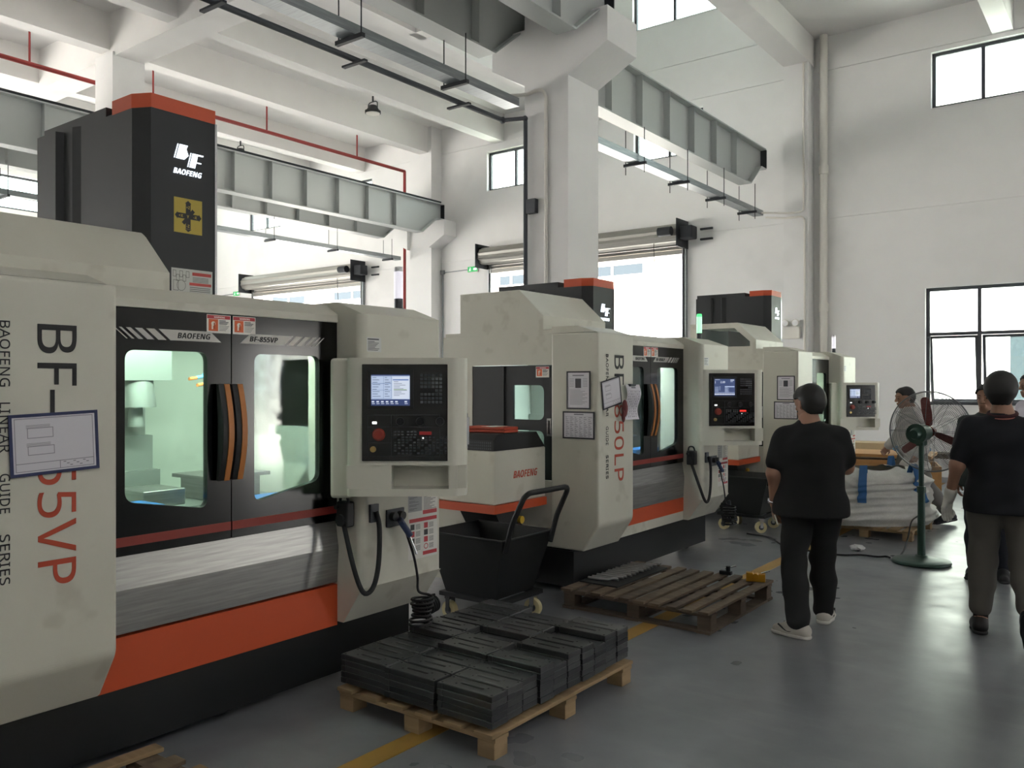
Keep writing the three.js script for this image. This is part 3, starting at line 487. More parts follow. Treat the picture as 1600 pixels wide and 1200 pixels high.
function machine(o) {
  const m = thing('machining_center', o.label, 'machine', [-3.45, 0, o.z0], Math.PI / 2, 'white machining centres in a row');
  const W = 2.6, D0 = 0.57, D1 = 1.95, cream = M.cream, BK = -1.62;
  mesh('base', [bx(0.03, W - 0.02, 0.05, 0.34, BK - 0.05, -0.25), bx(0.05, W - 0.05, 0.34, 0.4, BK, -0.3)], M.black, m);
  for (const x of [0.25, 1.3, 2.35]) for (const z of [-0.4, -1.4]) mesh('leveling_foot', [cyl(0.05, 0.06, 0.03, x, 0.015, z), cyl(0.02, 0.02, 0.05, x, 0.04, z)], M.darkRail, m);
  // front left post, tapered at its foot
  const post = [[-0.45, 0.36], [-0.14, 0.36], [0, 0.57], [0, 2.115], [-0.45, 2.115]];
  mesh('front_post', exZY(roundPath(post, [0, 0.01, 0.03, 0.02, 0]), 0, D0, [], 0.014), cream, m);
  mesh('post_cap', exZY([[-0.45, 2.117], [-0.025, 2.117], [-0.2, 2.17], [-0.45, 2.17]], 0.01, D0 - 0.03), cream, m);
  // side wall with its dark service door
  const side = exZY([[BK, 0.36], [-0.45, 0.36], [-0.45, 2.119], [BK, 2.119]], 0.02, 0.06, [[[-1.31, 0.9], [-1.31, 1.86], [-0.452, 1.86], [-0.452, 0.9]]]);
  mesh('side_wall', side, cream, m);
  const sd = mesh('side_door', exZY(rect(-1.305, -0.457, 0.905, 1.855), 0.025, 0.05, [roundPath([[-0.86, 1.4], [-0.86, 1.69], [-0.54, 1.69], [-0.54, 1.4]], [0, 0, 0.06, 0.06], THREE.Path), roundPath([[-0.86, 0.98], [-0.86, 1.31], [-0.54, 1.31], [-0.54, 0.98]], [0, 0, 0.06, 0.06], THREE.Path)]), M.black, m);
  for (const [a, b] of [[1.4, 1.69], [0.98, 1.31]]) mesh('window_pane', bx(0.032, 0.038, a, b, -0.86, -0.54), M.wetGlass, sd);
  mesh('door_rail', bx(0.012, 0.025, 0.905, 1.855, -0.99, -0.95), M.black, sd);
  sticker('warning_label', 0.135, 0.09, 0.018, 1.8, -0.55, MD.warn, sd, 0, -Math.PI / 2);
  mesh('handle', [bx(0.008, 0.025, 1.4, 1.415, -0.5, -0.46), bx(0.008, 0.025, 1.27, 1.285, -0.5, -0.46), bx(0.008, 0.025, 1.285, 1.4, -0.5, -0.49), bx(0.008, 0.025, 1.285, 1.4, -0.47, -0.46)], M.steel, sd);
  // lower front
  if (o.creamSkirt) { mesh('skirt_panel', bx(D0, D1, 0.36, 0.445, -0.26, -0.205), cream, m); mesh('orange_panel', bx(D0, D1, 0.447, 0.58, -0.26, -0.2), M.orange, m); } else mesh('orange_panel', bx(D0, D1, 0.34, 0.57, -0.26, -0.2), M.orange, m);
  mesh('steel_apron', exZY([[-0.26, 0.583], [-0.2, 0.583], [-0.19, 0.78], [-0.215, 0.928], [-0.26, 0.928]], D0, D1), M.steel, m);
  doorLeaf(m, o, D0, 1.26, true); doorLeaf(m, o, 1.26, D1, false);
  mesh('header', exZY([[-0.26, 2.047], [-0.195, 2.047], [-0.195, 2.085], [-0.3, 2.15], [-0.45, 2.15], [-0.45, 2.1], [-0.26, 2.1]], D0 - 0.03, D1 + 0.02), cream, m);
  // enclosure behind the doors
  mesh('lining', [bx(0.5, 0.52, 0.8, 2.1, -0.45, -0.27), bx(1.98, 2.0, 0.8, 2.1, -1.5, -0.27), bx(0.065, 2.0, 0.8, 2.115, -1.53, -1.5), bx(0.065, 2.0, 0.78, 0.8, -1.5, -0.455), bx(0.58, 2.0, 0.78, 0.8, -0.455, -0.27), bx(0.5, 2.0, 1.97, 2.12, -0.29, -0.262), bx(0.5, 2.0, 0.8, 0.97, -0.29, -0.262)], MD.liner, m);
  mesh('roof', [bx(0.02, D1 + 0.1, 2.12, 2.15, -0.72, -0.42), bx(0.02, 1.06, 2.12, 2.15, BK, -0.72), bx(1.57, D1 + 0.1, 2.12, 2.15, BK, -0.72)], cream, m);
  mesh('back_wall', bx(0.02, W, 0.36, 2.12, BK - 0.03, BK), cream, m);
  const hoodProf = [[-1.46, 2.13], [-0.55, 2.13], [-0.55, 2.27], [-0.8, 2.5], [-1.46, 2.5]];
  if (o.hoodWindow) {
    mesh('hood', [exZY(hoodProf, 0.03, 0.06, [[[-1.36, 2.19], [-1.36, 2.43], [-0.84, 2.43], [-0.63, 2.25], [-0.63, 2.19]]]), exZY(hoodProf, 1.0, 1.04), exZY([[-0.55, 2.15], [-0.55, 2.27], [-0.8, 2.5], [-1.46, 2.5], [-1.46, 2.46], [-0.82, 2.46], [-0.59, 2.25], [-0.59, 2.15]], 0.06, 1.0)], cream, m);
    mesh('hood_pane', exZY([[-1.36, 2.19], [-0.63, 2.19], [-0.63, 2.25], [-0.84, 2.43], [-1.36, 2.43]], 0.042, 0.048), M.glass, m);
    mesh('hood_lining', bx(0.1, 0.95, 2.16, 2.4, -1.4, -0.95), M.tower, m);
  } else mesh('hood', exZY(hoodProf, 0.03, o.hoodEnd ?? 1.04, [], 0.008), cream, m);
  // head column with cap, trim and lit emblem
  const T = o.tower, tw0 = 1.1, tw1 = 1.53, tz = -0.75, plan = [[tw0 + 0.05, tz], [tw1, tz], [tw1, -1.85], [tw0 - 0.04, -1.85], [tw0 - 0.04, -1.62], [tw0, -1.6], [tw0, -1.48], [tw0 - 0.02, -1.46], [tw0, -1.4], [tw0, tz - 0.1]];
  const tower = new THREE.Group(); tower.name = 'head_column'; m.add(tower);
  mesh('column_cover', exXZ(plan, 2.0, T - 0.07), M.tower, tower);
  mesh('column_top', exXZ([[tw0, tz - 0.37], [tw1, tz - 0.37], [tw1, -1.85], [tw0, -1.85]], T - 0.07, T - 0.018), M.tower, tower);
  mesh('cap', exXZ([[tw0 + 0.05, tz + 0.003], [tw1 + 0.003, tz + 0.003], [tw1 + 0.003, tz - 0.35], [tw0 - 0.003, tz - 0.3], [tw0 - 0.003, tz - 0.1]], T - 0.075, T), M.orange, tower);
  mesh('edge_trim', bx(tw1, tw1 + 0.014, 2.0, T - 0.075, tz - 0.06, tz + 0.004), M.chrome, tower);
  const ly = T - 0.37, lx = tw0 + 0.19, lz = tz + 0.003;
  mesh('emblem', [exXY([[lx, ly + 0.055], [lx + 0.05, ly + 0.055], [lx + 0.075, ly + 0.08], [lx + 0.062, ly + 0.115], [lx + 0.072, ly + 0.135], [lx + 0.022, ly + 0.135]], lz, lz + 0.003), exXY([[lx - 0.012, ly + 0.055], [lx - 0.007, ly + 0.055], [lx + 0.015, ly + 0.135], [lx + 0.01, ly + 0.135]], lz, lz + 0.003), exXY([[lx + 0.08, ly + 0.02], [lx + 0.115, ly + 0.02], [lx + 0.122, ly + 0.05], [lx + 0.152, ly + 0.05], [lx + 0.154, ly + 0.056], [lx + 0.124, ly + 0.056], [lx + 0.132, ly + 0.092], [lx + 0.165, ly + 0.092], [lx + 0.167, ly + 0.1], [lx + 0.1, ly + 0.1]], lz, lz + 0.003), exXY([[lx + 0.068, ly + 0.02], [lx + 0.073, ly + 0.02], [lx + 0.093, ly + 0.1], [lx + 0.088, ly + 0.1]], lz, lz + 0.003), textGeo('BAOFENG', 0.165, 0.03, 0.003, fontBold, 0.25).translate(lx - 0.015, ly - 0.028, lz)], MD.logo, tower);
  if (o.tower > 3.1) sticker('axis_sign', 0.17, 0.19, tw0 + 0.265, 2.62, tz + 0.002, MD.cross, tower);
  if (o.tower > 3.1) sticker('data_plate', 0.25, 0.14, tw0 + 0.29, 2.26, tz + 0.002, MD.plate, tower);
  // electrical cabinet on the right
  const cab = roundPath([[D1, 0.45], [D1, 0.03], [D1 + 0.03, 0], [W, 0], [W, 0.45]], [0, 0.05, 0.06, 0.03, 0]);
  mesh('cabinet', [exXZ(cab, 0.57, 2.09), exZY([[-0.45, 0.36], [-0.15, 0.36], [0, 0.57], [-0.45, 0.57]], D1, W), bx(D1 + 0.03, W, 0.36, 2.09, BK, -0.44)], cream, m);
  mesh('cabinet_top', exZY([[BK + 0.25, 2.09], [-0.008, 2.09], [-0.22, 2.165], [BK + 0.25, 2.165]], D1 + 0.01, W - 0.01), cream, m);
  sticker('note_label', 0.11, 0.08, D1 + 0.09, 1.86 + 0.06, 0.002, MD.note, m);
  sticker('safety_notice', 0.255, 0.58, 2.44, 0.955, 0.002, MD.safety, m);
  // lettering on the front post, reading downwards
  const down = (g, x, y) => g.rotateZ(-Math.PI / 2).translate(x, y, 0.001);
  const [t1, t2] = o.text;
  if (t1) mesh('model_letters', down(textGeo(t1, 0.36, 0.15, 0.002), 0.25, 1.935), MD.ink, m);
  if (t2) mesh('model_letters', down(textGeo(t2, 0.63, 0.15, 0.002), 0.25, 1.535), MD.red, m);
  const words = o.words, total = 0.99;
  if (t1) mesh('series_letters', words.map(([s, a, b]) => down(textGeo(s, b - a, 0.036, 0.002), 0.115, 1.94 - a * 1)), MD.ink, m);
  // signal lamp
  const sl = new THREE.Group(); sl.name = 'signal_lamp'; m.add(sl); sl.position.set(2.54, 2.165, -0.3);
  mesh('socket', [cyl(0.027, 0.027, 0.07, 0, 0.035, 0), cyl(0.035, 0.035, 0.01, 0, 0.005, 0)], M.frame, sl);
  mesh('lens', [cyl(0.028, 0.028, 0.17, 0, 0.155, 0)], o.lampLit ? glow(0xe8fff0, 0x9dffc0, 0.8) : glow(0xf6f4f6, 0xf4f0ff, 0.55), sl);
  mesh('lens_cap', cyl(0.024, 0.028, 0.03, 0, 0.255, 0), o.lampLit ? glow(0x8cf0b0, 0x3cff80, 0.9) : std(0xe8e8ea, 0.4), sl);
  pendant(m, o);
  // inside: table, vice, spindle, coolant nozzles and the work lamp
  const inside = new THREE.Group(); inside.name = 'work_area'; m.add(inside);
  mesh('table', [bx(0.62, 1.9, 0.98, 1.05, -1.05, -0.6), bx(0.62, 1.9, 0.8, 0.98, -1.0, -0.65)], MD.inside, inside);
  mesh('vice', [rbx(1.08, 1.32, 1.05, 1.14, -0.98, -0.7, 0.008)], M.steel, inside);
  mesh('workpiece', [rbx(1.46, 1.8, 1.05, 1.17, -0.98, -0.7, 0.006), bx(1.42, 1.84, 1.17, 1.19, -1.0, -0.66)], M.steel, inside);
  mesh('blue_guard', [bx(0.78, 1.02, 0.84, 1.11, -0.62, -0.4)], MD.blueGuard, inside);
  mesh('blue_guard', [bx(1.4, 1.85, 0.84, 1.07, -0.6, -0.42)], MD.blueGuard, inside);
  mesh('spindle', [bx(1.1, 1.42, 1.72, 2.08, -1.48, -1.0), cyl(0.09, 0.11, 0.16, 1.26, 1.65, -1.1), cyl(0.035, 0.045, 0.12, 1.26, 1.52, -1.1)], MD.inside, inside);
  mesh('telescopic_cover', [bx(1.16, 1.4, 1.05, 1.72, -1.49, -1.25), bx(1.13, 1.43, 1.03, 1.4, -1.49, -1.22), bx(1.1, 1.46, 1.02, 1.2, -1.49, -1.19)], MD.inside, inside);
  for (const q of [0, 0.05]) mesh('coolant_hose', tube([[1.6 + q, 2.06, -0.95], [1.6 + q, 1.9, -0.92], [1.54 + q, 1.76 - q * 0.7, -0.86], [1.46 + q, 1.735 - q * 0.7, -0.82]], 0.011, 18, 7), std(0x6fb4d8, 0.5), inside);
  for (const q of [0, 0.05]) mesh('coolant_nozzle', rod([1.46 + q, 1.735 - q * 0.7, -0.82], [1.41 + q, 1.728 - q * 0.7, -0.81], 0.01), std(0xe0894a, 0.5), inside);
  mesh('lamp_tube', [cyl(0.02, 0.02, 1.1, 1.25, 2.06, -0.45, 'x', 12)], glow(0xffffff, o.lampColor ?? 0xf4fff2, 3), inside);
  const pl = new THREE.RectAreaLight(o.lampColor ?? 0xf4fff2, o.lampPower ?? 85, 1.1, 0.08);
  pl.position.set(1.25, 2.03, -0.45); pl.lookAt(1.25, 0.9, -0.9); pl.name = 'work_lamp_light'; inside.add(pl);
  pl.rotation.set(-Math.PI / 2 + 0.75, 0, 0);
  return m;
}
const seriesLinear = [['BAOFENG', 0, 0.25], ['LINEAR', 0.31, 0.5], ['GUIDE', 0.58, 0.73], ['SERIES', 0.81, 1.0]];
machine({ z0: -1.26, label: 'nearest white machining centre with tall black head column and blue-framed sheet', text: ['BF\u2013', '855VP'], words: seriesLinear, model: 'BF-855VP', trim: true, tower: 3.24, ps: 1.99, pt: 0.3, phi: -0.9, hoodEnd: 1.14, winLow: 1.095 });
machine({ z0: -5.72, label: 'white machining centre in the middle of the row, with green signal lamp', text: ['BF\u2013', '850LP'], words: seriesLinear, model: 'BF-850LP', trim: true, tower: 2.71, ps: 2.16, pt: 0.22, phi: -0.86, creamSkirt: true, lampLit: true, darkScreen: true, lampColor: 0xf2f8ff, lampPower: 100, winLow: 1.05 });
machine({ z0: -10.5, label: 'farthest white machining centre, partly behind the man in the black T-shirt', text: ['', ''], words: seriesLinear, model: 'BF-850LP', trim: false, tower: 3.02, ps: 2.12, pt: 0.2, phi: -0.8, py: 1.38, ph: 0.68, pw: 0.62, creamSkirt: true, hoodWindow: true, smallScreen: true });
// ---------------------------------------------------------------- pallets and steel plates
function boardGeo(w, h, l, seed) { const g = rbx(-w / 2, w / 2, 0, h, -l / 2, l / 2, 0.004, 1); return g; }
function pallet(o) {                                              // boards run along z
  const p = thing(o.name ?? 'wooden_pallet', o.label, 'pallet', [o.x, 0, o.z], o.turn ?? 0);
  const { w, l, n, bw, mat, block, hb = 0.1, skid } = o, y0 = skid ? 0.02 : 0;
  for (const ix of [-1, 0, 1]) for (const iz of [-1, 0, 1]) mesh('block', rbx(ix * (w / 2 - 0.055) - 0.05, ix * (w / 2 - 0.055) + 0.05, y0, y0 + hb, iz * (l / 2 - 0.07) - 0.05, iz * (l / 2 - 0.07) + 0.05, 0.004, 1), block, p);
  if (skid) for (const ix of [-1, 0, 1]) mesh('bottom_board', bx(ix * (w / 2 - 0.055) - 0.05, ix * (w / 2 - 0.055) + 0.05, 0, 0.02, -l / 2, l / 2), mat, p);
  if (skid) for (const iz of [-1, 1]) mesh('bottom_board', bx(-w / 2, w / 2, 0.003, 0.0195, iz * (l / 2 - 0.05) - 0.045, iz * (l / 2 - 0.05) + 0.045), mat, p);
  for (const iz of [-1, 0, 1]) mesh('cross_board', bx(-w / 2, w / 2, y0 + hb, y0 + hb + 0.02, iz * (l / 2 - 0.07) - 0.05, iz * (l / 2 - 0.07) + 0.05), mat, p);
  for (let i = 0; i < n; i++) {
    const x = lerp(-w / 2 + bw / 2, w / 2 - bw / 2, i / (n - 1)) + rr(-0.006, 0.006), bl = l + (o.rough ? rr(-0.02, 0.03) : 0);
    const b = mesh('deck_board', boardGeo(bw + (o.rough ? rr(-0.012, 0.008) : 0), 0.02, bl).rotateY(o.rough ? rr(-0.012, 0.012) : 0).translate(x, y0 + hb + 0.02 + (o.rough ? rr(0, 0.003) : 0), 0), o.mats ? o.mats[i % o.mats.length] : mat, p);
  }
  return p;
}
pallet({ x: -2.86, z: -3.615, w: 1.04, l: 1.3, n: 6, bw: 0.11, mat: M.wood, block: M.wood, hb: 0.08, label: 'pale wooden pallet carrying the stacked steel plates' });
pallet({ x: -2.95, z: -5.95, w: 1.2, l: 1.2, n: 10, bw: 0.082, mat: M.woodDark, block: M.woodDark, mats: [M.woodGrey, M.woodDark, M.woodGrey], hb: 0.09, skid: true, rough: true, label: 'weathered empty grey pallet beside the middle machine' });
pallet({ x: -3.02, z: -1.42, w: 1.0, l: 1.2, n: 6, bw: 0.085, mat: M.woodGrey, block: M.woodGrey, mats: [M.wood, M.woodGrey], hb: 0.07, rough: true, label: 'old pallet in the bottom left corner at the foot of the nearest machine' });
const hole = (x, y, r) => { const h = new THREE.Path(); h.absarc(x, y, r, 0, Math.PI * 2, true); return h; };
const plateShape = shapeOf([[-0.165, -0.059], [-0.135, -0.059], [-0.135, -0.055], [0.135, -0.055], [0.135, -0.059], [0.165, -0.059], [0.165, 0.059], [0.135, 0.059], [0.135, 0.055], [-0.135, 0.055], [-0.135, 0.059], [-0.165, 0.059]], [roundPath(rect(-0.07, 0.07, -0.006, 0.006), 0.005, THREE.Path), ...[[-1, -1], [1, -1], [1, 1], [-1, 1]].map(([a, b]) => hole(a * 0.148, b * 0.042, 0.005)), hole(-0.082, -0.018, 0.004), hole(0.082, 0.018, 0.004)]);
const plateGeo = boxUV(fuse([new THREE.ExtrudeGeometry(plateShape, { depth: 0.0238, bevelEnabled: true, bevelThickness: 0.0028, bevelSize: 0.0028, bevelOffset: -0.0028, bevelSegments: 1, curveSegments: 4 }).rotateX(-Math.PI / 2).translate(0, 0.0028, 0)]));
const steelTex = tex(256, (u, v) => { const n = fbm(u, v, 4, 5, 141), m = fbm(u, v, 30, 2, 147); return 0.8 + 0.15 * n + 0.05 * m; }, 0.4);
const plateMats = [0x5d5f61, 0x525456, 0x68696a].map((c, i) => std(c, 0.28 + 0.04 * i, 0.6, { map: steelTex }));
const colNames = ['machine-side row', 'middle row', 'aisle-side row'], ord = ['first', 'second', 'third', 'fourth', 'fifth', 'sixth', 'seventh', 'eighth', 'ninth', 'tenth'];
for (let c = 0; c < 3; c++) for (let r = 0; r < 10; r++) {
  const layers = 5 + [[0, 0, 0, 0, 1, 1, 1, 1, 1, 1], [0, 0, 0, 1, 1, 0, 1, 1, 1, 0], [0, 0, 0, 1, 0, 1, 1, 0, 1, 1]][c][r], x0 = -3.2 + c * 0.338, z0 = -3.035 - r * 0.1275 - (c === 0 ? 0.008 : 0);
  const off = rr(-0.008, 0.008);
  for (let k = 0; k < layers; k++) {
    const p = raw(numbered('steel_plate'), plateGeo, plateMats[Math.floor(rnd() * 3)], scene);
    p.position.set(x0 + off + rr(-0.003, 0.003), 0.1405 + k * 0.0297, z0 + rr(-0.002, 0.002)); p.rotation.y = rr(-0.005, 0.005);
    tag(p, k === layers - 1 ? `top slotted plate of the ${ord[r]} stack from the near end, ${colNames[c]}` : `${ord[k]} slotted plate from the bottom, ${ord[r]} stack from the near end, ${colNames[c]}`, 'plate', 'steel plates on the pale pallet');
  }
}
// things left on the grey pallet
const barRack = std(0xb4b6b8, 0.3, 0.85);
for (let i = 0; i < 12; i++) {
  const z = -5.66 - i * 0.062, g = [tube([[-0.14, 0.006, 0], [0.04, 0.012, 0], [0.09, 0.03, 0.006], [0.14, 0.03, 0.008]], 0.011, 10, 6)];
  single('steel_rod', g, barRack, 'thin bent steel rod in the row on the grey pallet', 'rod', [-3.36 + rr(-0.01, 0.01), 0.172, z], rr(-0.05, 0.05), 'bent rods on the grey pallet');
}
single('rubber_mat', rbx(-0.17, 0.17, 0, 0.012, -0.42, 0.42, 0.004), M.rubber, 'black mat under the steel rods on the grey pallet', 'mat', [-3.37, 0.152, -6.0]);
const clampT = thing('pipe_clamp', 'small dark pipe clamp lying on the far edge of the grey pallet', 'clamp', [-2.72, 0.156, -6.5]);
mesh('jaw', [rbx(-0.05, 0.05, 0, 0.03, -0.02, 0.02, 0.006), cyl(0.018, 0.018, 0.05, 0.02, 0.045, 0, 'y', 10)], M.black, clampT);
mesh('screw', rod([-0.01, 0.05, 0], [0.075, 0.075, -0.03], 0.008), M.chrome, clampT);
const fix = thing('brass_fixture', 'yellow metal fixture block with bolt on the corner of the grey pallet', 'fixture', [-2.44, 0.156, -6.42], 0.3); fix.scale.setScalar(0.8);
const brassM = std(0xc08a1e, 0.35, 0.6);
mesh('block', [exXY([[-0.09, 0], [0.09, 0], [0.09, 0.075], [0.03, 0.075], [0, 0.04], [-0.03, 0.085], [-0.09, 0.085]], -0.035, 0.035, [], 0.004), cyl(0.03, 0.03, 0.08, 0, 0.05, 0, 'z', 14)], brassM, fix);
mesh('bolt', rod([0.05, 0.08, 0], [0.13, 0.105, -0.02], 0.009), M.chrome, fix);

// ---------------------------------------------------------------- chip carts, conveyors
function cart(x, z, label) {                                       // local: handle towards +x
  const c = thing('chip_cart', label, 'cart', [x, 0, z], 0, 'black chip carts');
  const y0 = 0.2, y1 = 0.63, a = 0.35, b = 0.3, a0 = 0.23, b0 = 0.22, t = 0.006, P = (w, d, y) => [[-w, y, d], [w, y, d], [w, y, -d], [-w, y, -d]];
  const lo = P(a0, b0, y0), hi = P(a, b, y1), li = P(a0 - t, b0 - t, y0 + t), hiIn = P(a - t, b - t, y1), pos = [];
  const quad = (p, q, r, s) => pos.push(...p, ...q, ...r, ...p, ...r, ...s);
  for (let i = 0; i < 4; i++) { const j = (i + 1) % 4; quad(lo[i], lo[j], hi[j], hi[i]); quad(li[j], li[i], hiIn[i], hiIn[j]); quad(hi[i], hi[j], hiIn[j], hiIn[i]); }
  quad(lo[3], lo[2], lo[1], lo[0]); quad(li[0], li[1], li[2], li[3]);
  const g = new THREE.BufferGeometry(); g.setAttribute('position', new THREE.Float32BufferAttribute(pos, 3)); g.setAttribute('uv', new THREE.Float32BufferAttribute(new Float32Array(pos.length / 3 * 2), 2)); g.computeVertexNormals();
  mesh('hopper', g, M.black, c);
  mesh('rim', [rod([-a, y1, b], [a, y1, b], 0.008), rod([a, y1, b], [a, y1, -b], 0.008), rod([a, y1, -b], [-a, y1, -b], 0.008), rod([-a, y1, -b], [-a, y1, b], 0.008)], M.black, c);
  mesh('chassis', [bx(-0.27, 0.3, 0.17, 0.2, -0.25, -0.2), bx(-0.27, 0.3, 0.17, 0.2, 0.2, 0.25), bx(0.25, 0.3, 0.17, 0.2, -0.2, 0.2), bx(-0.27, -0.22, 0.17, 0.2, -0.2, 0.2)], M.black, c);
  mesh('push_handle', tube([[a, y1 - 0.08, b - 0.03], [a + 0.06, 0.75, b - 0.03], [a + 0.15, 0.93, b - 0.035], [a + 0.17, 0.965, b - 0.08], [a + 0.17, 0.965, 0], [a + 0.17, 0.965, -b + 0.08], [a + 0.15, 0.93, -b + 0.035], [a + 0.06, 0.75, -b + 0.03], [a, y1 - 0.08, -b + 0.03]], 0.019, 60, 10, false, 0.2), M.rubber, c);
  for (const sx of [-1, 1]) for (const sz of [-1, 1]) {
    const k = new THREE.Group(); k.name = 'caster'; c.add(k); k.position.set(sx * 0.22 + 0.02, 0, sz * 0.21); k.rotation.y = 0.4 * sx + 0.3 * sz;
    mesh('fork', [bx(-0.02, 0.03, 0.15, 0.17, -0.035, 0.035), bx(-0.015, 0.02, 0.06, 0.15, -0.032, -0.026), bx(-0.015, 0.02, 0.06, 0.15, 0.026, 0.032)], sx > 0 ? M.chrome : M.black, k);
    mesh('wheel', [cyl(0.065, 0.065, 0.04, 0, 0.065, 0, 'z', 22)], std(0xc9bd90, 0.5), k);
    mesh('hub', [cyl(0.03, 0.03, 0.046, 0, 0.065, 0, 'z', 14)], M.frame, k);
  }
}
cart(-3.83, -4.82, 'black tilting chip cart standing behind the stacked plates');
cart(-3.75, -9.6, 'black chip cart behind the hanging air hose of the middle machine');
function conveyor(z0, label) {                                     // local: x along depth towards the aisle, origin at the machine's side face
  const c = thing('chip_conveyor', label, 'conveyor', [-3.93, 0, z0]);
  const D = 0.7;
  mesh('discharge_head', exXY(roundPath([[-0.68, 0.78], [0, 0.78], [0, 1.19], [-0.68, 1.19]], 0.015), 0.02, D, [], 0.01), M.cream, c);
  mesh('top_cover', [exZY([[0.03, 1.19], [D, 1.19], [D, 1.27], [D - 0.06, 1.315], [0.14, 1.315], [0.03, 1.2]], -0.67, -0.005)], M.black, c);
  const slots = []; for (let i = 0; i < 14; i++) for (let j = 0; j < 3; j++) slots.push(bx(-0.3 + i * 0.02, -0.29 + i * 0.02, 1.2 + j * 0.022, 1.214 + j * 0.022, D, D + 0.002));
  mesh('vent_slots', slots, M.frame, c).userData.kind = 'stuff';
  mesh('orange_band', bx(-0.69, 0.012, 0.715, 0.779, 0.02, D + 0.012), M.orange, c);
  mesh('support', bx(-0.95, -0.45, 0.1, 0.72, 0.05, D - 0.2), M.cream, c);
  mesh('incline', exZY([[0.02, 0.1], [0.02, 0.3], [0.42, 0.76], [0.62, 0.72], [0.2, 0.1]], -0.42, -0.06), M.black, c);
  mesh('knob', cyl(0.03, 0.03, 0.03, -0.045, 0.62, 0.3, 'x', 14), std(0xc9a52a, 0.5), c);
  mesh('lettering', textGeo('BAOFENG', 0.31, 0.058, 0.002, fontBold, 0.22).rotateY(Math.PI / 2).translate(0.001, 0.965, D - 0.24), MD.red, c);
  return c;
}
conveyor(-5.7, 'cream chip conveyor head with a red box on top, above the near cart');
conveyor(-10.48, 'cream chip conveyor head beside the farthest machine');
const toolCase = thing('tool_case', 'flat red tool case lying on the near chip conveyor', 'case', [-4.2, 1.316, -5.3], 0.05);
mesh('lid', rbx(-0.2, 0.2, 0.022, 0.045, -0.1, 0.1, 0.008), MD.red, toolCase); mesh('tray', rbx(-0.2, 0.2, 0, 0.022, -0.1, 0.1, 0.006), MD.red, toolCase); mesh('label_strip', bx(-0.02, 0.1, 0.045, 0.047, -0.09, 0.1), M.pvc, toolCase);
single('tool_holder', [rbx(-0.04, 0.04, 0, 0.16, -0.03, 0.03, 0.01), bx(-0.035, 0.035, 0.16, 0.22, -0.02, 0.02)], M.frame, 'small dark bottle standing on the far chip conveyor', 'bottle', [-4.1, 1.316, -10.15]);

// ---------------------------------------------------------------- papers on the machines
function paperTex(kind) {
  return canvasTex(256, kind === 'portrait' ? 362 : 181, (c, w, h) => {
    c.fillStyle = '#d6d3da'; c.fillRect(0, 0, w, h); c.fillStyle = '#6f6d78'; c.strokeStyle = '#77757f'; c.lineWidth = 1.5;
    if (kind === 'drawing') { c.strokeRect(12, 10, w - 24, h - 20); c.strokeRect(48, 40, 74, 30); c.strokeRect(48, 96, 76, 26); for (let i = 0; i < 8; i++) { c.fillRect(44, 30 + i * 3 + (i > 3 ? 44 : 0), 70, 0.8); c.fillRect(150 + i * 10, h - 30 + (i % 3) * 6, 8, 2); } c.beginPath(); c.moveTo(12, h - 34); c.lineTo(w - 12, h - 34); c.moveTo(140, h - 34); c.lineTo(140, h - 10); c.stroke(); }
    if (kind === 'portrait') { c.fillRect(60, 30, 130, 9); c.fillStyle = '#3a3a44'; c.fillRect(92, 66, 66, 92); c.fillStyle = '#77747f'; for (let i = 0; i < 12; i++) c.fillRect(30, 176 + i * 13, 120 + (i * 53) % 80, 3); for (let i = 0; i < 6; i++) { c.fillRect(26, 66 + i * 15, 50, 3); c.fillRect(176, 66 + i * 15, 54, 3); } }
    if (kind === 'table') { c.fillRect(90, 12, 80, 7); for (let i = 0; i < 11; i++) { c.fillRect(14, 30 + i * 13, w - 28, 1); for (let j = 0; j < 6; j++) c.fillRect(20 + j * 38, 35 + i * 13, 10 + (i * 7 + j * 13) % 22, 3); } }
  });
}
const paperMat = { drawing: flat(paperTex('drawing'), 0.22), portrait: flat(paperTex('portrait'), 0.3), table: flat(paperTex('table'), 0.3) };
const blueFrame = std(0x27305a, 0.5), blackFrame = std(0x26252e, 0.5);
function notice(kind, w, h, pos, turn, tilt, frame, label) {
  const p = thing('notice_sheet', label, 'paper', pos, turn);
  const e = 0.012, r = new THREE.Group();
  const g = (k) => k.rotateZ(tilt);
  mesh('sheet', g(new THREE.PlaneGeometry(w - e, h - e).translate(0, 0, 0.002)), paperMat[kind], p, true);
  mesh('magnetic_frame', exXY(rect(-w / 2, w / 2, -h / 2, h / 2), 0.001, 0.0045, [[[-w / 2 + e, -h / 2 + e], [-w / 2 + e, h / 2 - e], [w / 2 - e, h / 2 - e], [w / 2 - e, -h / 2 + e]]]).rotateZ(tilt), frame, p);
}
const H = Math.PI / 2;
notice('drawing', 0.34, 0.24, [-3.444, 1.468, -1.575], H, 0.04, blueFrame, 'blue-framed drawing sheet stuck on the nearest machine');
notice('portrait', 0.225, 0.305, [-3.63, 1.65, -5.712], 0, 0, blackFrame, 'upright framed notice with photo on the side of the middle machine');
notice('table', 0.3, 0.22, [-3.63, 1.37, -5.712], 0, 0, blackFrame, 'wide framed table sheet on the side of the middle machine');
notice('drawing', 0.3, 0.23, [-3.443, 1.63, -5.91], H, 0.17, blackFrame, 'tilted framed sheet on the front post of the middle machine');
notice('portrait', 0.225, 0.305, [-3.6, 1.65, -10.492], 0, 0, blackFrame, 'upright framed notice with photo on the side of the farthest machine');
notice('table', 0.3, 0.22, [-3.6, 1.37, -10.492], 0, 0, blackFrame, 'wide framed table sheet behind the head of the man in black T-shirt');
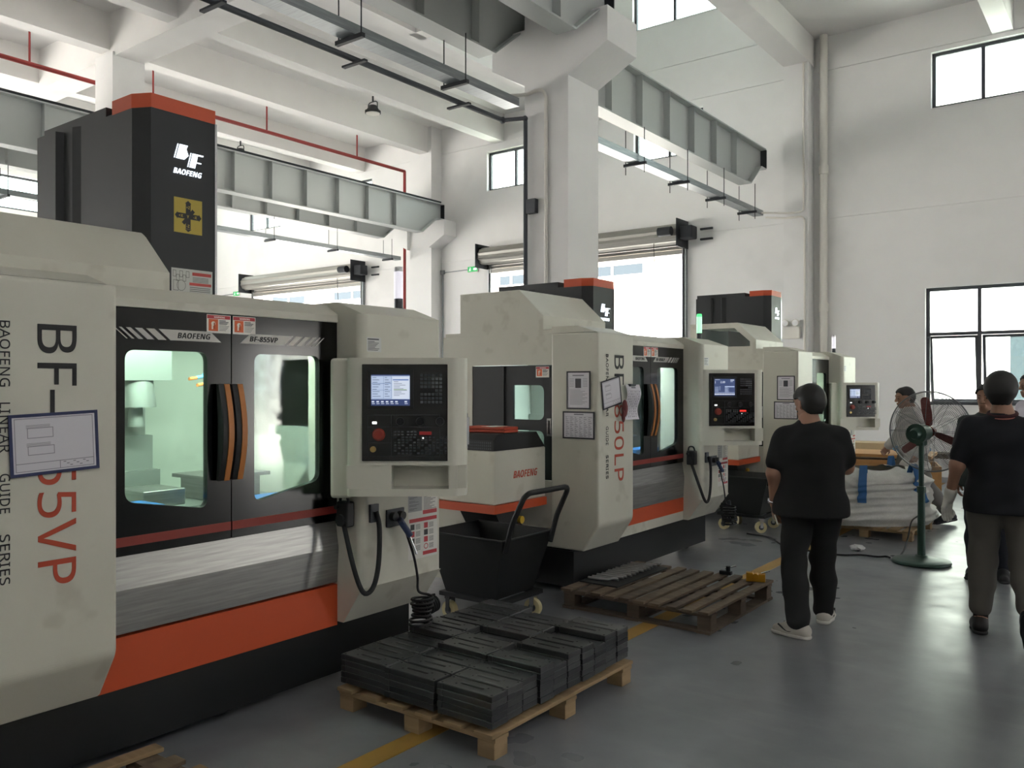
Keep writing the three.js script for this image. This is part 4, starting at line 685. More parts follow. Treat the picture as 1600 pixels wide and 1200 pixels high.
const loose = new THREE.PlaneGeometry(0.17, 0.29, 4, 8); { const p = loose.attributes.position; for (let i = 0; i < p.count; i++) p.setZ(i, 0.02 + 0.018 * Math.sin(p.getY(i) * 22) + 0.02 * p.getX(i) / 0.1); loose.computeVertexNormals(); }
const lp = thing('loose_paper', 'loose white paper clipped to the front post of the middle machine', 'paper', [-3.43, 1.55, -6.2], H);
mesh('paper', loose, flat(paperTex('table'), 0.6), lp, true); mesh('clip', rbx(-0.05, 0.05, 0.13, 0.15, 0, 0.03, 0.004), M.frame, lp);
single('red_glove', [new THREE.SphereGeometry(0.045, 12, 8).scale(0.8, 1.6, 0.5), new THREE.SphereGeometry(0.03, 10, 8).scale(0.7, 1.8, 0.5).translate(-0.03, -0.06, 0.005)], std(0x6d3a3c, 0.9), 'dark red glove hung behind the loose paper', 'glove', [-3.41, 1.5, -6.07], H);

// ---------------------------------------------------------------- hand wheels, sockets, air hoses on the cabinets
function cabinetGear(z0, which, low) {
  const L = (s, y, t) => [-3.45 + t, y, z0 - s];                     // machine coordinates to the hall
  const w = thing('handwheel_pendant', `black handwheel pendant hung on the cabinet of the ${which} machine`, 'remote', [0, 0, 0]);
  mesh('body', rbx(-3.45 - 0.14, -3.45 - 0.05, 0.91, 1.05, z0 - 1.945, z0 - 1.885, 0.012), M.black, w);
  mesh('dial', cyl(0.032, 0.032, 0.02, -3.45 - 0.095, 0.95, z0 - 1.88, 'z', 18), M.rubber, w);
  mesh('switch_knob', cyl(0.012, 0.012, 0.03, -3.45 - 0.12, 1.02, z0 - 1.88, 'z', 10), M.rubber, w);
  mesh('hook', tube([L(1.91, 1.04, -0.13), L(1.905, 1.08, -0.12), L(1.905, 1.09, -0.095), L(1.905, 1.08, -0.07), L(1.91, 1.04, -0.06)], 0.008, 14, 6), M.rubber, w);
  mesh('cable', tube([L(2.03, 0.99, 0.03), L(2.04, 0.9, 0.045), L(2.03, 0.72, 0.05), L(2.0, 0.6, 0.05), L(1.95, 0.555, 0.05), L(1.91, 0.58, 0.04), L(1.89, 0.7, 0.0), L(1.9, 0.92, -0.09)], 0.014, 60, 8), M.rubber, w);
  mesh('cable_gland', bx(-3.448, -3.43, 0.93, 1.03, z0 - 2.06, z0 - 2.0), M.frame, w);
  const s = thing('air_socket', `grey socket plate with plugs on the cabinet of the ${which} machine`, 'socket', [0, 0, 0]);
  mesh('plate', rbx(-3.448, -3.436, 0.885, 0.985, z0 - 2.27, z0 - 2.13, 0.003), M.frame, s);
  for (const q of [2.17, 2.23]) mesh('outlet', cyl(0.024, 0.026, 0.03, -3.42, 0.945, z0 - q, 'x', 14), M.black, s);
  const a = thing('air_gun', `blue air gun with coiled black hose hanging at the ${which} machine`, 'air gun', [0, 0, 0]);
  mesh('gun_body', [rod(L(2.19, 0.93, 0.052), L(2.25, 0.83, 0.08), 0.019, 10), rod(L(2.2, 0.925, 0.06), L(2.17, 0.91, 0.09), 0.014, 8)], std(0x2c3a5c, 0.4), a);
  mesh('nozzle', rod(L(2.25, 0.83, 0.07), L(2.29, 0.72, 0.09), 0.008), M.chrome, a);
  const hose = [L(2.25, 0.84, 0.05), L(2.29, 0.7, 0.07), L(2.31, 0.58, 0.08), L(2.31, 0.5, 0.09)], n = 7, pts = hose.map((p) => V(...p));
  for (let i = 0; i <= n * 10; i++) { const t = i / (n * 10), an = t * n * Math.PI * 2; pts.push(V(...L(2.3 + (0.05 + 0.02 * Math.sin(t * 9)) * Math.cos(an) - 0.05 * t, lerp(0.48, low, t), 0.13 + 0.06 * Math.sin(an) + 0.03 * t))); }
  for (let i = 0; i <= 70; i++) { const t = i / 70, an = t * 7 * Math.PI * 2; pts.push(V(...L(2.3 + 0.18 * t + 0.01, low + 0.02 + 0.045 * (1 + Math.cos(an)) , 0.1 - 0.05 * t + 0.05 * Math.sin(an)))); }
  mesh('coiled_hose', new THREE.TubeGeometry(new THREE.CatmullRomCurve3(pts), 620, 0.0075, 6), M.rubber, a);
}
cabinetGear(-1.26, 'nearest', 0.33);
cabinetGear(-5.72, 'middle', 0.3);
single('drain_tap', [cyl(0.015, 0.015, 0.1, 0, 0, 0, 'x', 10), cyl(0.022, 0.022, 0.03, 0.03, 0.02, 0, 'y', 10), rod([0.03, 0.04, -0.03], [0.03, 0.04, 0.04], 0.006)], M.darkRail, 'small tap on the cabinet foot of the middle machine', 'tap', [-3.43, 0.47, -8.2]);
// rag and plastic behind the plates
const crumple = (r, sx, sy, sz, seed) => { const g = new THREE.IcosahedronGeometry(r, 4), p = g.attributes.position, v = V(0, 0, 0); for (let i = 0; i < p.count; i++) { v.fromBufferAttribute(p, i); const n = v.clone().normalize(), k = 1 + 0.35 * (vnoise(n.x * 4 + 9, n.y * 4 + 7 + n.z * 5, 64, seed) - 0.5) + 0.25 * (vnoise(n.z * 9 + 20, n.x * 8 + 20 + n.y * 6, 64, seed + 3) - 0.5); p.setXYZ(i, v.x * k * sx, v.y * k * sy, v.z * k * sz); } g.computeVertexNormals(); return g; };
single('oily_rag', crumple(0.07, 1.2, 0.45, 0.9, 5), std(0x6f6a58, 0.9), 'crumpled oily rag lying on the floor behind the plates', 'rag', [-3.62, 0.04, -4.02]);
single('plastic_wrap', crumple(0.1, 1.0, 0.5, 1.2, 8), new THREE.MeshPhysicalMaterial({ color: 0xb8bcc0, roughness: 0.25, clearcoat: 0.6 }), 'crumpled clear plastic wrap at the end of the plate pallet', 'plastic', [-3.52, 0.055, -4.3]);
single('paper_scrap', crumple(0.05, 1.4, 0.6, 0.9, 12), std(0xdcdcdc, 0.8), 'crumpled white scrap on the floor behind the man in black', 'scrap', [-2.35, 0.03, -9.0]);

// ---------------------------------------------------------------- pedestal fan
const fan = thing('pedestal_fan', 'large green pedestal fan with red blades and wire cage', 'fan', [-1.7, 0, -8.72], 0);
const fanGreen = std(0x2f4a40, 0.4, 0.2), fanRed = std(0x7a2a26, 0.4), wire = std(0x77787a, 0.35, 0.7);
mesh('base', new THREE.LatheGeometry([[0, 0], [0.25, 0], [0.26, 0.015], [0.25, 0.035], [0.18, 0.05], [0.06, 0.062], [0.05, 0.08], [0, 0.08]].map((p) => new THREE.Vector2(...p)), 40), fanGreen, fan);
mesh('pole', [cyl(0.032, 0.036, 0.62, 0, 0.38, 0, 'y', 18), cyl(0.024, 0.024, 0.5, 0, 0.9, 0, 'y', 16), cyl(0.04, 0.04, 0.06, 0, 0.7, 0, 'y', 18)], fanGreen, fan);
const headG = new THREE.Group(); headG.name = 'fan_head'; fan.add(headG); headG.position.set(0, 1.235, 0); headG.rotation.y = 2.95; headG.rotation.z = 0; headG.rotation.order = 'YXZ'; headG.rotation.x = -0.03;
mesh('motor', [cyl(0.075, 0.095, 0.2, 0, 0, -0.02, 'z', 24), cyl(0.05, 0.075, 0.05, 0, 0, 0.105, 'z', 20), cyl(0.06, 0.04, 0.06, 0, 0, -0.15, 'z', 20), rbx(-0.035, 0.035, -0.12, -0.05, -0.05, 0.05, 0.01)], fanGreen, headG);
const bladeShape = roundPath([[0.05, -0.03], [0.2, -0.05], [0.33, -0.045], [0.335, 0.03], [0.18, 0.04], [0.05, 0.03]], 0.03);
for (let i = 0; i < 3; i++) mesh('blade', exXY(bladeShape, -0.002, 0.002).rotateX(0.45).rotateZ(i * Math.PI * 2 / 3 + 1.45).translate(0, 0, 0.2), fanRed, headG);
mesh('hub', [cyl(0.05, 0.055, 0.06, 0, 0, 0.2, 'z', 20), cyl(0.015, 0.015, 0.08, 0, 0, 0.14, 'z', 10)], fanRed, headG);
const ring = (r, z, t = 0.003) => new THREE.TorusGeometry(r, t, 5, 64).translate(0, 0, z);
const half = (sgn) => { const g = []; for (let i = 0; i < 22; i++) { const r = lerp(0.09, 0.375, i / 21); g.push(ring(r, 0.2 + sgn * 0.105 * Math.sqrt(Math.max(0, 1 - (r / 0.385) ** 2)), 0.0018)); } for (let k = 0; k < 12; k++) { const a = k / 12 * Math.PI * 2, pts = []; for (let i = 0; i <= 8; i++) { const r = lerp(0.06, 0.382, i / 8); pts.push(V(r * Math.cos(a), r * Math.sin(a), 0.2 + sgn * 0.105 * Math.sqrt(Math.max(0, 1 - (r / 0.386) ** 2)))); } g.push(new THREE.TubeGeometry(new THREE.CatmullRomCurve3(pts), 12, 0.0024, 5)); } return g; };
mesh('rear_guard', half(-1), wire, headG); mesh('front_guard', half(1), wire, headG); mesh('guard_rim', ring(0.386, 0.2, 0.007), wire, headG);
single('power_cord', tube([[-1.985, 0.012, -8.75], [-2.03, 0.012, -8.79], [-2.1, 0.012, -8.72], [-2.25, 0.012, -8.72], [-2.4, 0.012, -8.6], [-2.6, 0.012, -8.6], [-3.0, 0.012, -8.72], [-3.3, 0.012, -9.1], [-3.6, 0.012, -9.2]], 0.009, 80, 6), M.rubber, 'black power cord trailing on the floor from the fan base', 'cord');
single('electric_lead', tube([[-1.93, 0.012, -8.95], [-1.95, 0.03, -9.2], [-1.98, 0.1, -9.5], [-1.97, 0.25, -9.62], [-1.93, 0.3, -9.72]], 0.008, 30, 6), M.rubber, 'black lead rising from the fan base to the bag', 'cord');

// ---------------------------------------------------------------- bulk bag on a pallet, crate and pallets behind
pallet({ x: -2.5, z: -10.35, w: 1.0, l: 1.1, n: 7, bw: 0.1, mat: M.wood, block: M.wood, hb: 0.08, label: 'wooden pallet under the white bulk bag' });
const bag = thing('bulk_bag', 'slumped white woven bulk bag with blue lifting straps', 'bag', [-2.55, 0.128, -10.3], 0.6);
const bagNoise = (a, h) => 0.08 * (vnoise(a * 2.2 + 30, h * 4 + a * 2 + 3, 256, 201) - 0.5) + 0.07 * (vnoise(a * 1.1 + 12, h * 16 + a * 1.5, 256, 207) - 0.5) + 0.02 * (vnoise(a * 6 + 50, h * 22, 256, 209) - 0.5);
const bagPoint = (a, h) => { const e = 0.62, c = Math.cos(a), s = Math.sin(a), f = (q) => Math.sign(q) * Math.pow(Math.abs(q), e), prof = h < 0.12 ? lerp(1.02, 1.1, h / 0.12) : h < 0.75 ? lerp(1.1, 0.95, (h - 0.12) / 0.63) : 0.95 * Math.sqrt(Math.max(0, 1 - Math.pow((h - 0.75) / 0.3, 2.2))); const r = prof + 2 * bagNoise(a, h) * Math.min(1, prof * 2); return V(0.6 * r * f(c), 0.62 * h + (h > 0.7 ? 0.06 * (vnoise(c * 3 + 40, s * 3 + h * 6 + 40, 256, 211) - 0.5) : 0), 0.5 * r * f(s)); };
{ const n = 96, m = 44, pos = [], idx = []; for (let j = 0; j <= m; j++) for (let i = 0; i <= n; i++) { const p = bagPoint(i % n / n * Math.PI * 2, j / m); pos.push(p.x, p.y, p.z); } for (let j = 0; j < m; j++) for (let i = 0; i < n; i++) { const a = j * (n + 1) + i, b = a + 1, c = a + n + 1, d = c + 1; idx.push(a, c, b, b, c, d); }
  const g = new THREE.BufferGeometry(); g.setAttribute('position', new THREE.Float32BufferAttribute(pos, 3)); g.setAttribute('uv', new THREE.Float32BufferAttribute(new Float32Array(pos.length / 3 * 2), 2)); g.setIndex(idx); g.computeVertexNormals();
  mesh('sack', g, std(0xd9d8d2, 0.75, 0, { map: clothTex, side: THREE.DoubleSide }), bag); }
const strapMat = std(0x2f5f92, 0.7);
for (const a0 of [1.1, 1.85, 3.9, 5.4]) {
  const pos = [], idx = [], n = 22; let k = 0;
  for (let i = 0; i <= n; i++) { const t = i / n, h = lerp(0.42, 0.9, Math.min(1, t * 1.6)), up = Math.max(0, t - 0.62); for (const s of [-1, 1]) for (const o of [0.012, 0.018]) { const p = bagPoint(a0 + s * 0.075, h), q = V(p.x, 0, p.z).normalize().multiplyScalar(o); pos.push(p.x * (1 - up * 0.5) + q.x, p.y + q.y + Math.sin(up / 0.38 * Math.PI) * 0.13 + 0.004, p.z * (1 - up * 0.5) + q.z); } if (i) { const b = k - 4; for (const [u, v] of [[0, 2], [2, 3], [3, 1], [1, 0]]) idx.push(b + u, b + v, k + v, b + u, k + v, k + u); } k += 4; }
  const g = new THREE.BufferGeometry(); g.setAttribute('position', new THREE.Float32BufferAttribute(pos, 3)); g.setAttribute('uv', new THREE.Float32BufferAttribute(new Float32Array(pos.length / 3 * 2), 2)); g.setIndex(idx); g.computeVertexNormals();
  mesh('strap', g, strapMat, bag);
}
const ply = std(0xb98b58, 0.7, 0, { map: scuffTex });
const crate = thing('plywood_crate', 'open plywood crate behind the white bulk bag', 'crate', [-2.75, 0, -12.35], 0.25);
for (const [a, b, c, d] of [[-0.55, 0.55, 0.4, 0.42], [-0.55, 0.55, -0.42, -0.4], [-0.55, -0.53, -0.4, 0.4], [0.53, 0.55, -0.4, 0.4]]) mesh('side_panel', bx(a, b, 0.1, 0.62, c, d), ply, crate);
mesh('bottom_panel', bx(-0.53, 0.53, 0.1, 0.12, -0.4, 0.4), ply, crate);
for (const x of [-0.45, 0, 0.45]) mesh('runner', bx(x - 0.04, x + 0.04, 0, 0.1, -0.42, 0.42), M.wood, crate);
const table = thing('packing_table', 'low plywood packing table near the rear wall', 'table', [-3.1, 0, -13.7], 0.1);
mesh('table_top', bx(-0.6, 0.6, 0.62, 0.66, -0.5, 0.5), ply, table); for (const x of [-0.52, 0.52]) for (const z of [-0.42, 0.42]) mesh('leg', bx(x - 0.04, x + 0.04, 0, 0.62, z - 0.04, z + 0.04), M.wood, table); mesh('apron', [bx(-0.52, 0.52, 0.52, 0.6, 0.4, 0.43)], M.woodDark, table);
single('blue_tarp', crumple(0.16, 1.6, 0.5, 1.2, 17), std(0x4f7ea8, 0.6), 'blue sheet bunched on the packing table', 'sheet', [-2.75, 0.755, -13.4]);
const bench = thing('steel_bench', 'long low steel bench along the rear wall under the window', 'bench', [-2.3, 0, -16.2]);
mesh('bench_top', bx(-2.6, 2.2, 0.42, 0.5, -0.25, 0.25), M.woodDark, bench); for (const x of [-2.4, -0.9, 0.6, 2.0]) mesh('leg', [bx(x - 0.04, x + 0.04, 0, 0.42, -0.2, -0.12), bx(x - 0.04, x + 0.04, 0, 0.42, 0.12, 0.2), bx(x - 0.03, x + 0.03, 0.1, 0.14, -0.12, 0.12)], M.frame, bench);
const carton = thing('cardboard_box', 'small printed carton on the floor stack beside the farthest machine', 'box', [-3.55, 0, -14.6], 0.2);
mesh('carton_body', rbx(-0.35, 0.35, 0.45, 0.75, -0.25, 0.25, 0.008), std(0xbfa987, 0.8), carton); mesh('printed_band', bx(-0.352, 0.352, 0.5, 0.62, -0.252, 0.252), std(0x9a917f, 0.8), carton); mesh('stand', bx(-0.4, 0.4, 0, 0.45, -0.3, 0.3), M.pvc, carton);
// ---------------------------------------------------------------- people: smooth unions of tapered capsules, meshed with surface nets
function field(prims, cell, k, clips = []) {
  const lo = V(1e9, 1e9, 1e9), hi = V(-1e9, -1e9, -1e9), pad = 4 * cell;
  for (const p of prims) for (const [q, r] of [[p.a, p.ra], [p.b, p.rb]]) { const m = r * Math.max(1, ...(p.s ?? [1])); lo.min(V(q.x - m, q.y - m, q.z - m)); hi.max(V(q.x + m, q.y + m, q.z + m)); }
  lo.subScalar(pad); hi.addScalar(pad);
  const nx = Math.ceil((hi.x - lo.x) / cell) + 1, ny = Math.ceil((hi.y - lo.y) / cell) + 1, nz = Math.ceil((hi.z - lo.z) / cell) + 1, far = k + 4 * cell, f = new Float32Array(nx * ny * nz).fill(far);
  for (const p of prims) {
    const [sx, sy, sz] = p.s ?? [1, 1, 1], mr = Math.max(p.ra, p.rb), ax = p.a.x, ay = p.a.y, az = p.a.z, bx_ = p.b.x - ax, by = p.b.y - ay, bz = p.b.z - az, bb = bx_ * bx_ + by * by + bz * bz || 1e-9;
    const rng = (a, b, l, s, n) => [Math.max(0, Math.floor((Math.min(a, b) - mr * s - far - l) / cell)), Math.min(n - 1, Math.ceil((Math.max(a, b) + mr * s + far - l) / cell))];
    const [i0, i1] = rng(p.a.x, p.b.x, lo.x, sx, nx), [j0, j1] = rng(p.a.y, p.b.y, lo.y, sy, ny), [k0, k1] = rng(p.a.z, p.b.z, lo.z, sz, nz);
    const kk = p.k ?? k, sm = Math.min(sx, sy, sz);
    for (let z = k0; z <= k1; z++) for (let y = j0; y <= j1; y++) for (let x = i0; x <= i1; x++) {
      let px = lo.x + x * cell - ax, py = lo.y + y * cell - ay, pz = lo.z + z * cell - az;
      const t = clamp((px * bx_ + py * by + pz * bz) / bb, 0, 1);
      px = (px - t * bx_) / sx; py = (py - t * by) / sy; pz = (pz - t * bz) / sz;
      const d = (Math.sqrt(px * px + py * py + pz * pz) - lerp(p.ra, p.rb, t)) * sm, id = (z * ny + y) * nx + x, o = f[id];
      if (p.cut) { f[id] = Math.max(o, -d); continue; }
      const h = Math.max(kk - Math.abs(o - d), 0) / kk; f[id] = Math.min(o, d) - h * h * kk * 0.25;
    }
  }
  if (clips.length) for (let z = 0; z < nz; z++) for (let y = 0; y < ny; y++) for (let x = 0; x < nx; x++) { const id = (z * ny + y) * nx + x; if (f[id] > far * 0.9) continue; for (const c of clips) f[id] = Math.max(f[id], c(lo.x + x * cell, lo.y + y * cell, lo.z + z * cell)); }
  return { f, nx, ny, nz, lo, cell };
}
function nets({ f, nx, ny, nz, lo, cell }) {
  const vid = new Int32Array(nx * ny * nz).fill(-1), pos = [], idx = [], at = (x, y, z) => (z * ny + y) * nx + x;
  const E = [[0, 1], [0, 2], [0, 4], [1, 3], [1, 5], [2, 3], [2, 6], [3, 7], [4, 5], [4, 6], [5, 7], [6, 7]];
  for (let z = 0; z < nz - 1; z++) for (let y = 0; y < ny - 1; y++) for (let x = 0; x < nx - 1; x++) {
    const g = []; let m = 0; for (let c = 0; c < 8; c++) { const v = f[at(x + (c & 1), y + ((c >> 1) & 1), z + (c >> 2))]; g.push(v); if (v < 0) m |= 1 << c; }
    if (!m || m === 255) continue;
    let sx = 0, sy = 0, sz = 0, n = 0;
    for (const [a, b] of E) if ((g[a] < 0) !== (g[b] < 0)) { const t = g[a] / (g[a] - g[b]); sx += lerp(a & 1, b & 1, t); sy += lerp((a >> 1) & 1, (b >> 1) & 1, t); sz += lerp(a >> 2, b >> 2, t); n++; }
    vid[at(x, y, z)] = pos.length / 3; pos.push(lo.x + cell * (x + sx / n), lo.y + cell * (y + sy / n), lo.z + cell * (z + sz / n));
  }
  for (let z = 1; z < nz - 1; z++) for (let y = 1; y < ny - 1; y++) for (let x = 1; x < nx - 1; x++) {
    const s0 = f[at(x, y, z)] < 0;
    for (const [dx, dy, dz, u, v] of [[1, 0, 0, [0, 1, 0], [0, 0, 1]], [0, 1, 0, [0, 0, 1], [1, 0, 0]], [0, 0, 1, [1, 0, 0], [0, 1, 0]]]) {
      const s1 = f[at(x + dx, y + dy, z + dz)] < 0; if (s0 === s1) continue;
      const q = [[0, 0], [1, 0], [1, 1], [0, 1]].map(([a, b]) => vid[at(x - a * u[0] - b * v[0], y - a * u[1] - b * v[1], z - a * u[2] - b * v[2])]);
      if (!s0) idx.push(q[0], q[2], q[1], q[0], q[3], q[2]); else idx.push(q[0], q[1], q[2], q[0], q[2], q[3]);
    }
  }
  const g = new THREE.BufferGeometry(); g.setAttribute('position', new THREE.Float32BufferAttribute(pos, 3)); g.setAttribute('uv', new THREE.Float32BufferAttribute(new Float32Array(pos.length / 3 * 2), 2)); g.setIndex(idx);
  // normals from the field's gradient
  const N = new Float32Array(pos.length), S = (x, y, z) => f[at(clamp(x, 0, nx - 1), clamp(y, 0, ny - 1), clamp(z, 0, nz - 1))];
  const tri = (x, y, z) => { const a = Math.floor(x), b = Math.floor(y), c = Math.floor(z), u = x - a, v = y - b, w = z - c; return lerp(lerp(lerp(S(a, b, c), S(a + 1, b, c), u), lerp(S(a, b + 1, c), S(a + 1, b + 1, c), u), v), lerp(lerp(S(a, b, c + 1), S(a + 1, b, c + 1), u), lerp(S(a, b + 1, c + 1), S(a + 1, b + 1, c + 1), u), v), w); };
  for (let i = 0; i < pos.length; i += 3) { const x = (pos[i] - lo.x) / cell, y = (pos[i + 1] - lo.y) / cell, z = (pos[i + 2] - lo.z) / cell, n = V(tri(x + 0.7, y, z) - tri(x - 0.7, y, z), tri(x, y + 0.7, z) - tri(x, y - 0.7, z), tri(x, y, z + 0.7) - tri(x, y, z - 0.7)).normalize(); N[i] = n.x; N[i + 1] = n.y; N[i + 2] = n.z; }
  g.setAttribute('normal', new THREE.BufferAttribute(N, 3));
  return g;
}
const cap = (a, b, ra, rb = ra, extra = {}) => ({ a: a.isVector3 ? a : V(...a), b: b.isVector3 ? b : V(...b), ra, rb, ...extra });
const blob = (c, r, s, extra = {}) => cap(c, c, r, r, { s, ...extra });
function handPrims(w, dir, palm, side, curl) {                     // wrist, finger direction, palm normal, side +1 = thumb towards dir x palm
  const d = dir.clone().normalize(), n = palm.clone().addScaledVector(d, -palm.dot(d)).normalize(), s = d.clone().cross(n).multiplyScalar(side), P = (a, b, c) => w.clone().addScaledVector(d, a).addScaledVector(s, b).addScaledVector(n, c), out = [];
  for (const q of [-0.026, -0.009, 0.009, 0.026]) out.push(cap(P(0.005, q * 0.7, 0), P(0.085, q * 1.05, 0.004), 0.0145, 0.0125));
  [[0.029, 0.066], [0.01, 0.074], [-0.009, 0.069], [-0.027, 0.054]].forEach(([q, len], i) => {
    let p = P(0.086, q, 0.004), ang = 0.18 + curl * 0.5 + i * 0.06;
    for (const [f, r0, r1] of [[0.45, 0.0098, 0.009], [0.3, 0.009, 0.0083], [0.25, 0.0083, 0.0072]]) { const e = p.clone().addScaledVector(d, len * f * Math.cos(ang)).addScaledVector(n, len * f * Math.sin(ang)); out.push(cap(p, e, r0, r1, { k: 0.006 })); p = e; ang += curl * 0.75; }
  });
  const t0 = P(0.02, 0.028, 0.006), t1 = P(0.05, 0.05, 0.02), t2 = P(0.078, 0.055, 0.032);
  out.push(cap(t0, t1, 0.014, 0.011), cap(t1, t2, 0.0105, 0.0085, { k: 0.006 }));
  return out;
}
function headPrims(hc, yaw, pitch = 0, hs = 1) {                           // hc = centre of the skull; the face looks along +z turned by yaw
  const q = new THREE.Quaternion().setFromEuler(new THREE.Euler(pitch, yaw, 0, 'YXZ')), P = (x, y, z) => V(x, y, z).multiplyScalar(hs).applyQuaternion(q).add(hc);
  const sk = [cap(P(0, 0.02, -0.022), P(0, 0.015, 0.02), 0.079, 0.072), cap(P(0, 0.045, -0.015), P(0, 0.04, 0.02), 0.07, 0.064), cap(P(0, -0.04, 0.03), P(0, -0.075, 0.052), 0.058, 0.036), cap(P(-0.035, -0.05, 0.015), P(-0.015, -0.085, 0.055), 0.03, 0.024), cap(P(0.035, -0.05, 0.015), P(0.015, -0.085, 0.055), 0.03, 0.024),
    cap(P(0, 0.012, 0.094), P(0, -0.026, 0.112), 0.008, 0.012, { k: 0.012 }), cap(P(-0.014, -0.03, 0.1), P(0.014, -0.03, 0.1), 0.008, 0.008, { k: 0.012 }), cap(P(-0.035, 0.028, 0.085), P(0.035, 0.028, 0.085), 0.011, 0.011, { k: 0.02 }), cap(P(-0.018, -0.056, 0.089), P(0.018, -0.056, 0.089), 0.008, 0.008, { k: 0.008 }), cap(P(-0.016, -0.068, 0.086), P(0.016, -0.068, 0.086), 0.008, 0.008, { k: 0.008 }),
    cap(P(-0.03, 0.004, 0.082), P(-0.03, 0.004, 0.082), 0.012, 0.012, { k: 0.006 }), cap(P(0.03, 0.004, 0.082), P(0.03, 0.004, 0.082), 0.012, 0.012, { k: 0.006 })];
  for (const s of [-1, 1]) sk.push(cap(P(s * 0.078, 0.016, -0.012), P(s * 0.076, -0.03, -0.002), 0.014, 0.009, { k: 0.008 }), cap(P(s * 0.086, 0.012, -0.02), P(s * 0.082, -0.014, -0.014), 0.008, 0.006, { k: 0.006 }));
  for (const p of sk) { p.ra *= hs; p.rb *= hs; }
  return { prims: sk, P, q };
}
const matHair = std(0x100f0f, 0.55), matEye = std(0x1a1512, 0.3);
function person(o) {
  const g = thing('person', o.label, 'person', [o.x, 0, o.z], Math.atan2(o.f[0], o.f[1]));
  const J = o.J, fat = o.fat ?? 1, skin = o.skin, v = (n) => V(...J[n]);
  const pel = v('pelvis'), chest = v('chest'), neck = v('neck'), hc = v('head');
  const HS = o.headScale ?? 1.08, hd = headPrims(hc, o.headYaw ?? 0, o.headPitch ?? 0, HS);
  const mid = pel.clone().lerp(chest, 0.5);
  const torso = (e) => [cap(pel.clone().add(V(-0.07, 0, 0)), pel.clone().add(V(0.07, 0, 0)), 0.118 * fat + e, 0.118 * fat + e), cap(mid.clone().add(V(-0.055, 0, 0)), mid.clone().add(V(0.055, 0, 0)), 0.115 * fat + e, 0.115 * fat + e), cap(chest.clone().add(V(-0.075, 0, 0)), chest.clone().add(V(0.075, 0, 0)), 0.12 * Math.sqrt(fat) + e, 0.12 * Math.sqrt(fat) + e), ...['ls', 'rs'].map((q) => cap(v(q).add(V(q === 'ls' ? -0.035 : 0.035, -0.012, 0)), neck.clone().add(V(q === 'ls' ? 0.02 : -0.02, -0.045, -0.005)), 0.052 + e * 0.7, 0.058 + e * 0.5)), cap(chest.clone().add(V(0, 0.08, -0.01)), neck.clone().add(V(0, 0.02, 0)), 0.085 + e * 0.5, 0.056 + e * 0.3)];
  const legs = (e, ee, up) => ['l', 'r'].flatMap((s) => { const h = v(s + 'h'), k = v(s + 'k'), a = v(s + 'a'), end = up ? k.clone().lerp(a, up) : a; return [cap(h, k, 0.088 * Math.sqrt(fat) + e, 0.058 + e), cap(k, k.clone().lerp(a, 0.4), 0.057 + e, 0.054 + ee), cap(k.clone().lerp(a, 0.4), end, 0.054 + ee, 0.04 + ee)]; });
  const arms = (e, part = 1) => ['l', 'r'].flatMap((s) => { const a = v(s + 's'), b = v(s + 'e'), c = v(s + 'w'); return part < 1 ? [cap(a, a.clone().lerp(b, part), 0.05 * Math.sqrt(fat) + e * 0.8, 0.052 + e)] : [cap(a, b, 0.052 * Math.sqrt(fat) + e, 0.042 + e), cap(b, c, 0.042 + e, 0.03 + e)]; });
  // one continuous body; head and hands on finer grids
  const bodyP = [...torso(-0.004), ...legs(-0.006, -0.008), ...arms(0), cap(neck, hc.clone().add(V(0, -0.05, -0.01)), 0.056, 0.053)];
  const foot = ['l', 'r'].map((s) => { const F = o.feet[s], heel = V(...F.heel), toe = V(...F.toe), up = V(...(F.up ?? [0, 1, 0])).normalize(); return { heel, toe, up, an: v(s + 'a') }; });
  for (const F of foot) bodyP.push(cap(F.an, F.heel.clone().addScaledVector(F.up, 0.05), 0.036, 0.034), cap(F.heel.clone().addScaledVector(F.up, 0.045), F.toe.clone().addScaledVector(F.up, 0.032), 0.032, 0.024));
  const parts = [nets(field(bodyP, 0.014, 0.05))];
  parts.push(nets(field([...hd.prims, cap(neck, hc.clone().add(V(0, -0.05, -0.012)), 0.057, 0.056)], 0.0055, 0.025)));
  for (const s of ['l', 'r']) {
    const w = v(s + 'w'), e = v(s + 'e'), dir = o.hand?.[s]?.dir ? V(...o.hand[s].dir) : w.clone().sub(e), palm = o.hand?.[s]?.palm ? V(...o.hand[s].palm) : V(s === 'l' ? -1 : 1, 0, 0.2), curl = o.hand?.[s]?.curl ?? 0.45;
    const hp = handPrims(w.clone().addScaledVector(dir.clone().normalize(), 0.01), dir, palm, o.hand?.[s]?.side ?? (s === 'l' ? 1 : -1), curl);
    if (o.glove?.includes(s)) mesh('glove', nets(field([...hp.map((p) => ({ ...p, ra: p.ra + 0.003, rb: p.rb + 0.003 })), cap(w.clone().lerp(e, 0.2), w, 0.042, 0.036)], 0.005, 0.014)), std(0xcfccc4, 0.9), g);
    else parts.push(nets(field([...hp, cap(w.clone().lerp(e, 0.15), w, 0.031, 0.027)], 0.005, 0.014)));
  }
  mesh('body', parts.map((p) => p.toNonIndexed()), skin, g);
